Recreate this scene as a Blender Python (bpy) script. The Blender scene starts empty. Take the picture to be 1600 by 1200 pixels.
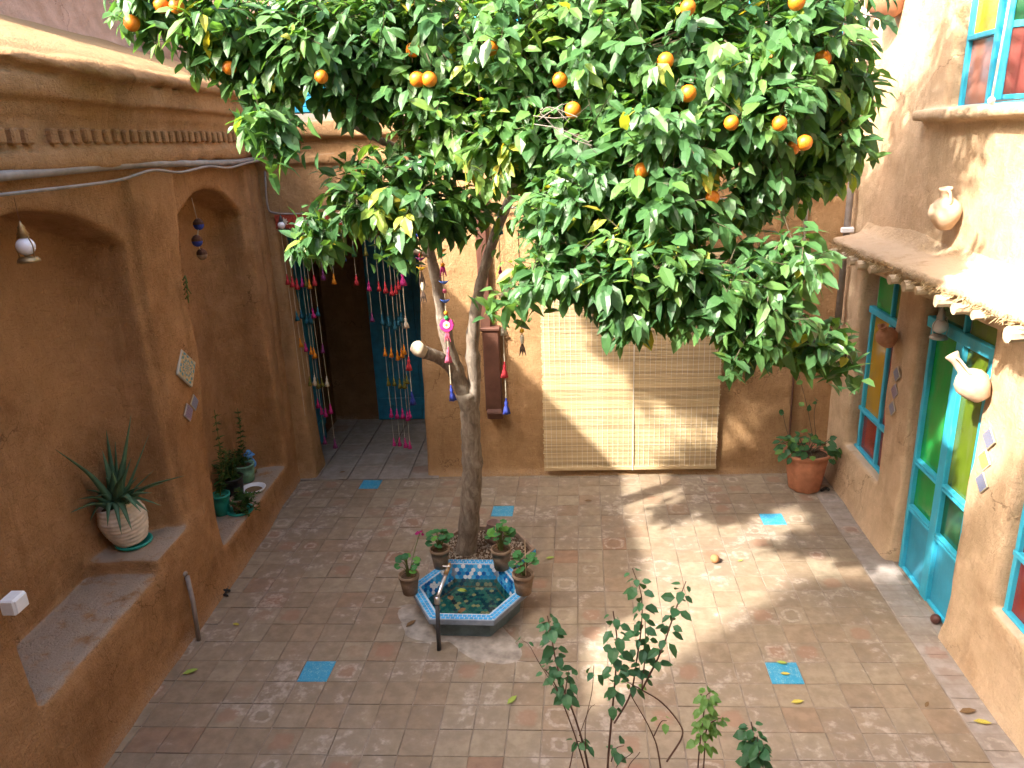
import bpy, bmesh, math, random
import numpy as np
from mathutils import Vector, Matrix
random.seed(7); RNG = np.random.default_rng(7)
sc = bpy.context.scene
COL = sc.collection
PI = math.pi
# ------------------------------------------------------------------ camera, light, exposure
CH = 3.4                                    # camera height
F, PITCH, ROLL, YAW = 1169.86, .3149, -.0410, -.1015
cp, sp, cyw, syw = math.cos(PITCH), math.sin(PITCH), math.cos(YAW), math.sin(YAW)
FW = np.array([syw*cp, cyw*cp, -sp]); _R = np.array([cyw, -syw, 0.]); _U = np.cross(_R, FW)
RT = math.cos(ROLL)*_R + math.sin(ROLL)*_U; UP = -math.sin(ROLL)*_R + math.cos(ROLL)*_U
CAM = np.array([0., 0., CH])
cam = bpy.data.cameras.new('camera'); camo = bpy.data.objects.new('camera', cam); COL.objects.link(camo)
M = Matrix.Identity(4)
for i in range(3):
    M[i][0], M[i][1], M[i][2], M[i][3] = RT[i], UP[i], -FW[i], CAM[i]
camo.matrix_world = M
cam.sensor_width = 36; cam.lens = F/1600*36; cam.clip_start = .05; cam.clip_end = 800
sc.camera = camo
SUN = np.array([.74, .67, -.91]); SUN /= np.linalg.norm(SUN)      # the way the light travels
el = math.asin(-SUN[2]); az = math.atan2(-SUN[0], -SUN[1])
w = bpy.data.worlds.new('World'); sc.world = w; w.use_nodes = True
nt = w.node_tree
sky = nt.nodes.new('ShaderNodeTexSky'); sky.sky_type = 'NISHITA'; sky.sun_disc = False
sky.sun_elevation = el; sky.sun_rotation = az % (2*PI); sky.air_density = 1.0; sky.dust_density = 6.0; sky.ozone_density = .6
bg = nt.nodes['Background']; bg.inputs['Strength'].default_value = .15
nt.links.new(sky.outputs[0], bg.inputs['Color'])
sl = bpy.data.lights.new('sun', 'SUN'); sl.energy = 2.05; sl.angle = math.radians(1.2); sl.color = (1, .93, .82)
so = bpy.data.objects.new('sun', sl); COL.objects.link(so)
so.rotation_euler = Vector(SUN).to_track_quat('-Z', 'Y').to_euler(); so.location = (-8, -8, 12)
vs = sc.view_settings; vs.view_transform = 'Standard'; vs.look = 'None'; vs.gamma = 1; vs.exposure = 2.98; vs.use_curve_mapping = False
sc.cycles.use_denoising = True; sc.cycles.max_bounces = 10; sc.cycles.diffuse_bounces = 6; sc.cycles.transparent_max_bounces = 12
sc.cycles.caustics_reflective = False; sc.cycles.caustics_refractive = False; sc.cycles.sample_clamp_indirect = 6

# ------------------------------------------------------------------ frames of reference
SK = .0352
EB = np.array([math.cos(SK), math.sin(SK), 0]); NB = np.array([-math.sin(SK), math.cos(SK), 0])
VB, XR = 7.29, 2.475
def Bk(u, v, z): return u*EB + v*NB + np.array([0, 0, z])          # along the back wall, depth, height
TH = -.059928
DL = np.array([math.sin(TH), math.cos(TH), 0]); NL = np.array([math.cos(TH), -math.sin(TH), 0]); OL = np.array([-3.088, 7.2, 0])
def Lw(a, b, z): return OL + DL*a + NL*b + np.array([0, 0, z])      # along the left wall, out of it, height
def ray(x, y): return FW*F + RT*(x-800) + UP*(600-y)
def at(x, y, Y): d = ray(x, y); return CAM + d*(Y/d[1])
def flat(x, y, z=0.): d = ray(x, y); return CAM + d*((z-CH)/d[2])
def proj(P):
    d = np.asarray(P) - CAM; zc = d@FW
    return 800 + F*(d@RT)/zc, 600 - F*(d@UP)/zc, zc

# ------------------------------------------------------------------ object helpers
def wpos(o):
    p = np.zeros(3)
    while o is not None:
        p += np.array(o.location); o = o.parent
    return p
def props(o, label=None, cat=None, group=None, kind=None):
    for k, v in (('label', label), ('category', cat), ('group', group), ('kind', kind)):
        if v: o[k] = v
    return o
def thing(name, label, cat, loc, group=None):
    o = bpy.data.objects.new(name, None); COL.objects.link(o); o.location = tuple(float(c) for c in loc); o.empty_display_size = .1
    return props(o, label, cat, group)
def link(name, me, parent=None, world=None):
    o = bpy.data.objects.new(name, me); COL.objects.link(o)
    if parent is not None: o.parent = parent
    if world is not None:
        m = world.copy(); m.translation = m.translation - Vector(wpos(parent) if parent is not None else (0, 0, 0)); o.matrix_local = m
    return o
def newmesh(name, v, f, mat, smooth=False):
    me = bpy.data.meshes.new(name); me.from_pydata([tuple(map(float, p)) for p in v], [], [tuple(map(int, q)) for q in f]); 
    if smooth: me.polygons.foreach_set('use_smooth', [True]*len(me.polygons))
    if mat: me.materials.append(mat)
    me.update(); return me
def bigmesh(name, v, quads, mat, smooth=True, tint=None, tri=False):
    me = bpy.data.meshes.new(name); v = np.asarray(v, np.float32); quads = np.asarray(quads, np.int32); k = quads.shape[1]; n = len(quads)
    me.vertices.add(len(v)); me.vertices.foreach_set('co', v.ravel())
    me.loops.add(n*k); me.loops.foreach_set('vertex_index', quads.ravel())
    me.polygons.add(n); me.polygons.foreach_set('loop_start', np.arange(0, n*k, k, dtype=np.int32))
    me.polygons.foreach_set('use_smooth', np.full(n, smooth))
    me.update(calc_edges=True)
    if tint is not None:
        a = me.attributes.new('tint', 'FLOAT', 'POINT'); a.data.foreach_set('value', np.asarray(tint, np.float32))
    if mat: me.materials.append(mat)
    return me
def obj(name, v, f, mat, parent=None, smooth=False):
    """vertices in world space"""
    p = wpos(parent) if parent is not None else np.zeros(3)
    return link(name, newmesh(name, np.asarray(v, float)-p, f, mat, smooth), parent)
def solo(name, v, f, mat, label, cat, group=None, smooth=False, base=None):
    v = np.asarray(v, float); b = np.array(base) if base is not None else np.array([*(v.min(0)+v.max(0))[:2]/2, v[:, 2].min()])
    o = link(name, newmesh(name, v-b, f, mat, smooth)); o.location = tuple(b)
    return props(o, label, cat, group)
class MB:
    def __init__(s): s.v = []; s.f = []
    def add(s, v, f):
        n = len(s.v); s.v += [tuple(map(float, p)) for p in v]; s.f += [tuple(i+n for i in q) for q in f]; return s
    def box(s, c, size, ax=None, ch=0.0):
        c = np.array(c, float); h = np.array(size, float)/2; ax = np.eye(3) if ax is None else np.array(ax, float)
        if ch <= 0:
            P = [c + (sx*h[0])*ax[0] + (sy*h[1])*ax[1] + (sz*h[2])*ax[2] for sz in (-1, 1) for sy in (-1, 1) for sx in (-1, 1)]
            return s.add(P, [(0, 2, 3, 1), (4, 5, 7, 6), (0, 1, 5, 4), (2, 6, 7, 3), (0, 4, 6, 2), (1, 3, 7, 5)])
        bm = bmesh.new(); bmesh.ops.create_cube(bm, size=1)
        for q in bm.verts: q.co = Vector((q.co.x*2*h[0], q.co.y*2*h[1], q.co.z*2*h[2]))
        bmesh.ops.bevel(bm, geom=bm.edges[:], offset=min(ch, .45*min(size)), segments=1, affect='EDGES')
        bm.verts.index_update()
        P = [c + q.co.x*ax[0] + q.co.y*ax[1] + q.co.z*ax[2] for q in bm.verts]; Fc = [[q.index for q in fc.verts] for fc in bm.faces]
        bm.free(); return s.add(P, Fc)
    def lathe(s, prof, c, n=20, ax=None, mod=None, caps=True):
        c = np.array(c, float); ax = np.eye(3) if ax is None else np.array(ax, float); P = []
        for (r, z) in prof:
            for k in range(n):
                t = 2*PI*k/n; rr = r*(mod(t, z) if mod else 1)
                P.append(c + rr*math.cos(t)*ax[0] + rr*math.sin(t)*ax[1] + z*ax[2])
        Fc = [(i*n+k, i*n+(k+1) % n, (i+1)*n+(k+1) % n, (i+1)*n+k) for i in range(len(prof)-1) for k in range(n)]
        if caps:
            Fc.append(tuple(range(n-1, -1, -1))); Fc.append(tuple((len(prof)-1)*n+k for k in range(n)))
        return s.add(P, Fc)
    def tube(s, pts, rad, n=8, caps=True, wob=0.0, seed=0):
        pts = [np.array(p, float) for p in pts]; m = len(pts); rad = [rad]*m if np.isscalar(rad) else list(rad)
        rr = random.Random(seed); P = []; ref = None
        for i, p in enumerate(pts):
            t = pts[min(i+1, m-1)] - pts[max(i-1, 0)]; t /= (np.linalg.norm(t)+1e-9)
            if ref is None:
                ref = np.cross(t, [0, 0, 1.] if abs(t[2]) < .9 else [1., 0, 0])
            x = ref - t*(ref@t); x /= np.linalg.norm(x)+1e-9; y = np.cross(t, x); ref = x
            for k in range(n):
                a = 2*PI*k/n; r = rad[i]*(1+wob*(rr.random()*2-1)); P.append(p + r*(math.cos(a)*x + math.sin(a)*y))
        Fc = [(i*n+k, i*n+(k+1) % n, (i+1)*n+(k+1) % n, (i+1)*n+k) for i in range(m-1) for k in range(n)]
        if caps: Fc += [tuple(range(n-1, -1, -1)), tuple((m-1)*n+k for k in range(n))]
        return s.add(P, Fc)
    def ball(s, c, r, n=10, m=6, sq=(1, 1, 1), ax=None):
        prof = [(max(1e-4, math.sin(PI*i/m))*r, -math.cos(PI*i/m)*r*sq[2]) for i in range(m+1)]
        return s.lathe(prof, c, n, ax)
    def build(s, name, mat, parent=None, smooth=False): return obj(name, s.v, s.f, mat, parent, smooth)
    def solo(s, name, mat, label, cat, group=None, smooth=False): return solo(name, s.v, s.f, mat, label, cat, group, smooth)
    def mesh(s, name, mat, smooth=False): return newmesh(name, s.v, s.f, mat, smooth)
def spline(pts, k=6):
    P = np.array(pts, float); P = np.vstack([2*P[0]-P[1], P, 2*P[-1]-P[-2]]); out = []
    for i in range(1, len(P)-2):
        for j in range(k):
            t = j/k; a, b, c, d = P[i-1], P[i], P[i+1], P[i+2]
            out.append(.5*((2*b)+(-a+c)*t+(2*a-5*b+4*c-d)*t*t+(-a+3*b-3*c+d)*t**3))
    out.append(P[-2]); return out
def axes(z, x=(1, 0, 0)):
    z = np.array(z, float); z /= np.linalg.norm(z); x = np.array(x, float); x = x - z*(x@z)
    if np.linalg.norm(x) < 1e-5: x = np.array([0, 1., 0]) - z*z[1]
    x /= np.linalg.norm(x); return np.array([x, np.cross(z, x), z])
def mat4(ax, c, s=1.0):
    m = Matrix.Identity(4)
    for i in range(3):
        for j in range(3): m[i][j] = float(ax[j][i])*s
        m[i][3] = float(c[i])
    return m

# ------------------------------------------------------------------ materials
class NT:
    def __init__(s, name):
        s.m = bpy.data.materials.new(name); s.m.use_nodes = True; s.t = s.m.node_tree; s.p = s.t.nodes['Principled BSDF']; s.out = s.t.nodes['Material Output']
    def n(s, typ, **kw):
        x = s.t.nodes.new('ShaderNode'+typ)
        for k, v in kw.items(): setattr(x, k, v)
        return x
    def set(s, sock, v):
        if hasattr(v, 'is_output') or isinstance(v, bpy.types.NodeSocket): s.t.links.new(v, sock)
        else: sock.default_value = v
    def math(s, op, a, b=None, c=None, clamp=False):
        x = s.n('Math', operation=op, use_clamp=clamp); s.set(x.inputs[0], a)
        if b is not None: s.set(x.inputs[1], b)
        if c is not None: s.set(x.inputs[2], c)
        return x.outputs[0]
    def pos(s): return s.n('NewGeometry').outputs['Position']
    def objco(s): return s.n('TexCoord').outputs['Object']
    def noise(s, vec, scale, detail=4, rough=.55, dist=0, color=False):
        x = s.n('TexNoise'); s.set(x.inputs['Vector'], vec); x.inputs['Scale'].default_value = scale; x.inputs['Detail'].default_value = detail
        x.inputs['Roughness'].default_value = rough; x.inputs['Distortion'].default_value = dist
        return x.outputs['Color' if color else 'Fac']
    def vmul(s, vec, k):
        x = s.n('VectorMath', operation='MULTIPLY'); s.set(x.inputs[0], vec); x.inputs[1].default_value = k; return x.outputs[0]
    def ramp(s, fac, stops, interp='LINEAR'):
        x = s.n('ValToRGB'); s.set(x.inputs[0], fac); r = x.color_ramp; r.interpolation = interp
        while len(r.elements) < len(stops): r.elements.new(.5)
        for e, (p, c) in zip(r.elements, stops): e.position = p; e.color = (*c, 1) if len(c) == 3 else c
        return x.outputs[0]
    def step(s, x, a, b):
        m = s.n('MapRange', interpolation_type='SMOOTHSTEP'); s.set(m.inputs[0], x); m.inputs[1].default_value = a; m.inputs[2].default_value = b; return m.outputs[0]
    def mix(s, fac, a, b, mode='MIX'):
        x = s.n('Mix', data_type='RGBA', blend_type=mode); s.set(x.inputs[0], fac)
        for sock, v in ((x.inputs[6], a), (x.inputs[7], b)):
            s.set(sock, (*v, 1) if isinstance(v, tuple) and len(v) == 3 else v)
        return x.outputs[2]
    def base(s, v, rough=None, spec=None):
        s.set(s.p.inputs['Base Color'], (*v, 1) if isinstance(v, tuple) and len(v) == 3 else v)
        if rough is not None: s.set(s.p.inputs['Roughness'], rough)
        if spec is not None: s.p.inputs['Specular IOR Level'].default_value = spec
        return s
    def bump(s, h, strength=.4, dist=.02):
        b = s.n('Bump'); b.inputs['Strength'].default_value = strength; b.inputs['Distance'].default_value = dist; s.set(b.inputs['Height'], h)
        s.t.links.new(b.outputs[0], s.p.inputs['Normal']); return s
def plain(name, c, rough=.6, spec=.4, metal=0, var=.15, scale=30, bump=0.):
    k = NT(name); n = k.noise(k.objco(), scale, 4)
    d = tuple(x*(1-var) for x in c); l = tuple(min(1, x*(1+var)) for x in c)
    k.base(k.ramp(n, [(.3, d), (.7, l)]), rough, spec); k.p.inputs['Metallic'].default_value = metal
    if bump: k.bump(n, bump, .005)
    return k.m
def adobe(name, c, c2, straw=.5, rough=.92, skylit=(.35, .275, .21), roof=None):
    k = NT(name); p = k.pos()
    big = k.noise(p, 1.3, 5, .6); mid = k.noise(p, 7, 5, .6); fine = k.noise(p, 90, 3, .6)
    st1 = k.noise(k.vmul(p, (95, 95, 16)), 1, 2, .5, 1.5); st2 = k.noise(k.vmul(p, (18, 20, 110)), 1, 2, .5, 1.5)
    col = k.ramp(big, [(.28, c2), (.5, c), (.75, tuple(min(1, x*1.18) for x in c))])
    col = k.mix(k.step(mid, .35, .75), k.mix(1, col, (.80, .78, .74), 'MULTIPLY'), col)
    sf = k.math('MAXIMUM', k.step(st1, .62, .72), k.step(st2, .62, .72))
    sd = k.math('MAXIMUM', k.step(st1, .40, .32), k.step(st2, .40, .32))
    col = k.mix(k.math('MULTIPLY', sf, .26*straw), col, tuple(min(1, x*1.7) for x in c))
    col = k.mix(k.math('MULTIPLY', sd, .36*straw), col, tuple(x*.42 for x in c2))
    run = k.noise(k.vmul(p, (5, 5, .7)), 1, 5, .6, .4); col = k.mix(k.math('MULTIPLY', k.step(run, .54, .68), .32), col, tuple(x*.62 for x in c2))
    pat = k.noise(p, .8, 3, .5, .8); col = k.mix(k.math('MULTIPLY', k.step(pat, .52, .60), .30), col, tuple(min(1, x*1.25) for x in c))
    wv = k.n('VectorMath', operation='ADD'); k.set(wv.inputs[0], p); k.set(wv.inputs[1], k.vmul(k.noise(p, 3.5, 4, .6, color=True), (.5, .5, .5)))
    vo = k.n('TexVoronoi', feature='DISTANCE_TO_EDGE'); k.set(vo.inputs['Vector'], wv.outputs[0]); vo.inputs['Scale'].default_value = 1.15
    crack = k.math('MULTIPLY', k.step(vo.outputs['Distance'], .007, .002), k.step(k.noise(p, 1.1, 2), .50, .58)); col = k.mix(k.math('MULTIPLY', crack, .55), col, tuple(x*.35 for x in c2))
    # damp and salt along the foot of the wall
    z = k.n('SeparateXYZ'); k.set(z.inputs[0], p); zz = z.outputs[2]
    foot = k.math('MULTIPLY', k.step(k.math('ADD', zz, k.math('MULTIPLY', mid, .22)), .22, .06), k.step(fine, .35, .6))
    col = k.mix(k.math('MULTIPLY', foot, .5), col, (.42, .33, .25))
    # sky light on up-facing ledges put into the colour as a dusty tint
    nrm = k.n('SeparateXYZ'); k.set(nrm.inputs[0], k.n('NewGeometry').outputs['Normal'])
    col = k.mix(k.math('MULTIPLY', k.step(nrm.outputs[2], .65, .95), k.step(mid, .25, .5)), col, skylit if roof is None else k.mix(k.step(zz, 3.2, 3.5), skylit, roof))
    k.base(col, rough, .15)
    lump = k.noise(p, 22, 4, .65)
    h = k.math('ADD', k.math('MULTIPLY', mid, 1.3), k.math('ADD', k.math('SUBTRACT', k.math('MULTIPLY', lump, .9), k.math('MULTIPLY', crack, .5)), k.math('ADD', k.math('MULTIPLY', fine, .5), k.math('MULTIPLY', k.math('SUBTRACT', sf, sd), .35))))
    k.bump(h, .65, .02); return k.m
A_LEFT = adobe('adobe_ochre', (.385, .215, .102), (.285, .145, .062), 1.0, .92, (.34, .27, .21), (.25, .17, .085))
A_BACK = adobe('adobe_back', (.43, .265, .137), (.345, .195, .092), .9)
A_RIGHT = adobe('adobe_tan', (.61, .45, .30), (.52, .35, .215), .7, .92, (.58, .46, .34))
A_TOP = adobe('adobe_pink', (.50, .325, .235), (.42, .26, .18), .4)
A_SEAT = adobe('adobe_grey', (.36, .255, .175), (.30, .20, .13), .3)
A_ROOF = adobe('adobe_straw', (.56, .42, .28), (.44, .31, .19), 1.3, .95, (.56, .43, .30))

def tile_material(name, stops, salt=1.0, sc_=.2091, o=(-1.94718, 4.00622)):
    k = NT(name); p = k.pos(); x = k.n('SeparateXYZ'); k.set(x.inputs[0], p)
    u = k.math('DIVIDE', k.math('SUBTRACT', x.outputs[0], o[0]), sc_*math.cos(SK))
    v = k.math('SUBTRACT', k.math('DIVIDE', k.math('SUBTRACT', x.outputs[1], o[1]), sc_), k.math('MULTIPLY', u, math.sin(SK)))
    c = k.n('CombineXYZ'); k.set(c.inputs[0], k.math('FLOOR', u)); k.set(c.inputs[1], k.math('FLOOR', v))
    wn = k.n('TexWhiteNoise', noise_dimensions='3D'); k.set(wn.inputs[0], c.outputs[0]); r1 = wn.outputs['Value']
    sr = k.n('SeparateColor'); k.set(sr.inputs[0], wn.outputs['Color']); r2, r3, r4 = sr.outputs[0], sr.outputs[1], sr.outputs[2]
    du = k.math('ABSOLUTE', k.math('SUBTRACT', k.math('FRACT', u), .5)); dv = k.math('ABSOLUTE', k.math('SUBTRACT', k.math('FRACT', v), .5))
    ln = k.math('SQRT', k.math('ADD', k.math('POWER', du, 2), k.math('POWER', dv, 2)))
    nz = k.noise(p, 11, 5, .6, .15); nf = k.noise(p, 55, 4, .65); nb = k.noise(p, 2.1, 4, .6); ng = k.noise(p, 30, 3, .6)
    d = k.math('ADD', k.math('MULTIPLY', k.math('MAXIMUM', du, dv), .55), k.math('MULTIPLY', ln, .45))
    d = k.math('ADD', d, k.math('MULTIPLY', k.math('SUBTRACT', nz, .5), .45))
    col = k.ramp(r1, stops)
    col = k.mix(k.step(nz, .3, .7), k.mix(1, col, (.74, .72, .70), 'MULTIPLY'), col)
    col = k.mix(k.math('MULTIPLY', k.step(nb, .42, .62), .45), col, (.205, .165, .13))
    # the worn red heart of some tiles
    col = k.mix(k.math('MULTIPLY', k.math('MULTIPLY', k.step(d, .38, .22), k.step(r4, .84, .9)), .42), col, (.26, .125, .08))
    ring = k.step(k.math('ABSOLUTE', k.math('SUBTRACT', d, k.math('MULTIPLY_ADD', r2, .2, .16))), .10, .02)
    ring = k.math('MULTIPLY', ring, k.step(r3, .90, .93))
    edge = k.math('MULTIPLY', k.step(k.math('MAXIMUM', du, dv), .43, .49), k.step(nb, .5, .6))
    blot = k.step(k.math('ADD', k.math('MULTIPLY', nb, .6), k.math('MULTIPLY', nz, .52)), .60, .68)
    s_ = k.math('MAXIMUM', k.math('MAXIMUM', ring, k.math('MULTIPLY', edge, .75)), blot)
    s_ = k.math('MULTIPLY', s_, k.step(ng, .25, .7)); s_ = k.math('MULTIPLY', s_, .58*salt)
    col = k.mix(s_, col, (.46, .40, .345))
    dirt = k.math('MULTIPLY', k.step(k.math('MAXIMUM', du, dv), .45, .5), k.math('MULTIPLY', k.step(nb, .35, .6), .30))
    col = k.mix(dirt, col, (.14, .105, .08))
    k.base(col, k.math('MULTIPLY_ADD', nf, .3, .50), .35)
    k.bump(k.math('ADD', k.math('MULTIPLY', nf, .5), k.math('ADD', nz, k.math('MULTIPLY', s_, .5))), .32, .008); return k.m
M_TILE = tile_material('terracotta_paving', [(0, (.24, .182, .125)), (.35, (.262, .205, .145)), (.75, (.29, .238, .17)), (.94, (.258, .185, .125)), (1, (.25, .158, .105))])
M_BORD = tile_material('chalky_border_tile', [(0, (.285, .25, .22)), (.5, (.325, .285, .26)), (1, (.345, .31, .295))], .9)
M_VEST = tile_material('grey_floor_tile', [(0, (.26, .235, .215)), (1, (.33, .295, .27))], .3, .32)
M_MORT = plain('mortar', (.25, .205, .165), .95, .1, 0, .45, 5, .5)
M_CEM = plain('cement', (.315, .275, .235), .9, .2, 0, .35, 11, .5)
M_GND = plain('dusty_ground', (.34, .25, .17), .95, .1, 0, .2, .6, .3)
def glazed(name, c, c2):
    k = NT(name); p = k.pos(); a = k.noise(p, 70, 4, .7, 1.5); b = k.noise(p, 9, 3)
    k.base(k.mix(k.math('MULTIPLY', k.step(a, .50, .62), k.step(k.noise(p, 22, 3), .3, .6)), k.ramp(b, [(.3, c), (.7, tuple(min(1, x*1.15) for x in c))]), c2), .28, .5); k.bump(a, .15, .004); return k.m
M_TURQ = glazed('turquoise_glaze', (.025, .24, .41), (.24, .42, .48))
def paint(name, c, dull):
    k = NT(name); p = k.pos(); a = k.noise(p, 4, 4, .6); b = k.noise(k.vmul(p, (40, 40, 9)), 1, 4, .65); d = k.noise(p, 48, 4, .7)
    col = k.ramp(a, [(.3, tuple(x*.80 for x in c)), (.7, tuple(min(1, x*1.1) for x in c))])
    col = k.mix(k.math('MULTIPLY', k.step(b, .50, .72), .45), col, dull); col = k.mix(k.step(d, .70, .74), col, (.20, .13, .09))
    k.base(col, k.math('MULTIPLY_ADD', b, .35, .30), .4); k.bump(k.math('ADD', b, k.math('MULTIPLY', d, .5)), .25, .004); return k.m
M_CYAN = paint('cyan_paint', (.035, .40, .59), (.14, .42, .52)); M_CYAN2 = paint('cyan_paint_dull', (.03, .29, .45), (.12, .34, .43))
M_NAVY = plain('deep_blue_paint', (.018, .19, .33), .5, .4, 0, .25, 12, .2)
def glass(name, c, trans=.35, rough=.12):
    k = NT(name); n = k.noise(k.objco(), 3, 3); b = k.noise(k.objco(), 60, 3)
    k.base(k.ramp(n, [(.25, tuple(x*.75 for x in c)), (.8, tuple(min(1, x*1.15) for x in c))]), rough, .5)
    g = k.noise(k.vmul(k.pos(), (9, 9, 3)), 1, 5, .65); k.base(k.mix(k.math('MULTIPLY', k.step(g, .45, .75), .22), k.ramp(n, [(.25, tuple(x*.7 for x in c)), (.8, tuple(min(1, x*1.15) for x in c))]), (.30, .27, .22)), k.math('MULTIPLY_ADD', g, .30, .0), .5)
    k.p.inputs['Transmission Weight'].default_value = trans; k.p.inputs['IOR'].default_value = 1.45
    k.bump(b, .08, .003); return k.m
G_GREEN = glass('green_glass', (.012, .44, .08)); G_YELL = glass('amber_glass', (.62, .36, .015)); G_RED = glass('red_glass', (.36, .035, .025))
G_OLIVE = glass('olive_glass', (.16, .26, .02)); G_DGREEN = glass('dark_green_glass', (.02, .16, .06)); G_YEL2 = glass('yellow_glass', (.85, .65, .03)); G_PINK = glass('rose_glass', (.55, .24, .18))
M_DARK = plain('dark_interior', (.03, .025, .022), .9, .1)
M_CURT = plain('pale_curtain', (.42, .40, .36), .9, .1)
def bark(name):
    k = NT(name); p = k.pos(); a = k.noise(k.vmul(p, (26, 26, 9)), 1, 6, .65, .8); b = k.noise(p, 6, 4); c = k.noise(k.vmul(p, (30, 30, 110)), 1, 3)
    col = k.ramp(a, [(.3, (.11, .088, .07)), (.55, (.235, .19, .15)), (.75, (.34, .295, .245))])
    col = k.mix(k.step(b, .58, .68), col, (.31, .27, .225)); k.base(col, .85, .2)
    k.bump(k.math('ADD', a, k.math('MULTIPLY', c, .5)), .6, .014); return k.m
M_BARK = bark('bark'); M_CUT = plain('sawn_wood', (.48, .40, .30), .8, .2, 0, .2, 30, .3); M_TWIG = plain('twig', (.10, .085, .055), .8, .2); M_DEADTWIG = plain('grey_dead_twig', (.22, .19, .16), .85, .2)
def leafmat(name, stops, trans=.28, rough=.36, spec=.5):
    k = NT(name); at_ = k.n('Attribute', attribute_name='tint'); n = k.noise(k.pos(), 38, 2)
    col = k.ramp(at_.outputs['Fac'], stops); col = k.mix(k.math('MULTIPLY', n, .35), col, k.mix(1, col, (.55, .62, .5), 'MULTIPLY'))
    k.base(col, rough, spec); tr = k.n('BsdfTranslucent'); k.set(tr.inputs[0], k.mix(1, col, (1.5, 1.35, .5), 'MULTIPLY'))
    mx = k.n('MixShader'); mx.inputs[0].default_value = trans; k.t.links.new(k.p.outputs[0], mx.inputs[1]); k.t.links.new(tr.outputs[0], mx.inputs[2])
    k.t.links.new(mx.outputs[0], k.out.inputs[0]); return k.m
M_LEAF = leafmat('orange_leaf', [(0, (.042, .120, .048)), (.42, (.080, .195, .064)), (.72, (.15, .285, .070)), (.88, (.27, .38, .07)), (.955, (.40, .42, .06)), (1, (.58, .47, .07))], .44, .40)
M_IVY = leafmat('dark_leaf', [(0, (.03, .105, .045)), (.6, (.058, .165, .062)), (.85, (.10, .24, .06)), (1, (.14, .27, .06))], .34, .5, .35)
M_GER = leafmat('geranium_leaf', [(0, (.03, .12, .055)), (.6, (.05, .19, .06)), (1, (.11, .30, .05))], .22, .6, .25)
M_HERB = leafmat('herb_leaf', [(0, (.02, .06, .018)), (1, (.06, .14, .035))], .2, .6, .2)
M_ALOE = plain('aloe_skin', (.075, .155, .085), .5, .35, 0, .25, 12)
M_FALL = plain('fallen_leaf', (.40, .34, .06), .6, .3, 0, .2, 20); M_FALLB = plain('dry_leaf', (.16, .10, .05), .8, .2); M_FALLG = plain('fallen_green_leaf', (.25, .33, .06), .6, .3)
def orangemat():
    k = NT('orange_peel'); n = k.noise(k.objco(), 8, 3); f = k.n('TexVoronoi'); k.set(f.inputs['Vector'], k.objco()); f.inputs['Scale'].default_value = 260
    k.base(k.ramp(n, [(.3, (.58, .145, .008)), (.7, (.66, .21, .012))]), .42, .5); k.bump(f.outputs['Distance'], .2, .002); return k.m
M_ORANGE = orangemat()
M_TERRA = plain('terracotta_pot', (.36, .175, .10), .85, .2, 0, .22, 22, .35)
M_TERRAG = plain('weathered_pot', (.255, .18, .125), .9, .15, 0, .3, 18, .35)
M_TERRAL = plain('pale_clay', (.55, .40, .28), .85, .2, 0, .14, 22, .3)
M_CREAM = plain('cream_pot', (.60, .54, .46), .7, .3, 0, .2, 16, .25)
M_SOIL = plain('soil', (.085, .055, .035), .95, .1, 0, .5, 60, .8)
M_TEAL = plain('teal_plastic', (.02, .30, .25), .45, .4, 0, .1, 8); M_MINT = plain('chipped_mint_paint', (.16, .36, .27), .6, .35, 0, .35, 22, .2)
M_SKYB = plain('sky_blue_paint', (.10, .32, .70), .45, .4); M_WHITE = plain('white_plastic', (.72, .73, .76), .5, .4, 0, .05); M_BLACK = plain('black_plastic', (.015, .015, .017), .5, .4)
M_BRASS = plain('aged_brass', (.34, .235, .12), .45, .5, .75, .25, 30); M_GLOBE = plain('milk_glass', (.74, .73, .80), .15, .6, 0, .03)
M_TIN = plain('grey_tin', (.42, .41, .40), .45, .5, .6, .2, 12); M_STEEL = plain('bright_steel', (.55, .55, .56), .3, .5, .9, .1); M_PVC = plain('grey_conduit', (.24, .21, .195), .6, .3, 0, .25, 10, .2)
M_IRON = plain('dark_iron', (.07, .075, .085), .6, .4, .4, .2); M_RUST = plain('brown_sheet_metal', (.115, .052, .036), .5, .4, .2, .3, 6, .3)
M_ROPE = plain('pale_yarn', (.55, .50, .38), .9, .1); M_CORD = plain('white_cord', (.70, .68, .63), .8, .2); M_DCORD = plain('dark_cord', (.10, .05, .035), .9, .1)
M_WOOD = plain('weathered_pole', (.55, .43, .29), .85, .2, 0, .25, 14, .4)
def bamboo(name, c):
    k = NT(name); n = k.noise(k.vmul(k.objco(), (6, 200, 200)), 1, 4, .6); m_ = k.noise(k.objco(), 2.3, 3)
    oi = k.n('ObjectInfo'); c1 = k.ramp(oi.outputs['Random'], [(0, tuple(x*.76 for x in c)), (.5, c), (1, tuple(min(1, x*1.2) for x in c))])
    k.base(k.mix(k.step(n, .3, .7), k.mix(1, c1, (.74, .67, .56), 'MULTIPLY'), c1), .55, .35); return k.m
M_BAM = bamboo('bamboo_split', (.56, .44, .27))
YARN = {n: plain(n+'_yarn', tuple(x*.78+.02 for x in c), .9, .15, 0, .2, 80, .3) for n, c in dict(red=(.55, .03, .045), magenta=(.52, .02, .22), orange=(.80, .28, .01), olive=(.17, .16, .02), green=(.03, .13, .05), teal=(.01, .13, .20), blue=(.025, .05, .36), cream=(.72, .66, .52), purple=(.20, .03, .16), pink=(.75, .14, .25), brown=(.10, .06, .04), yellow=(.80, .48, .02), lime=(.03, .42, .10), skyb=(.08, .18, .62)).items()}

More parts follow.
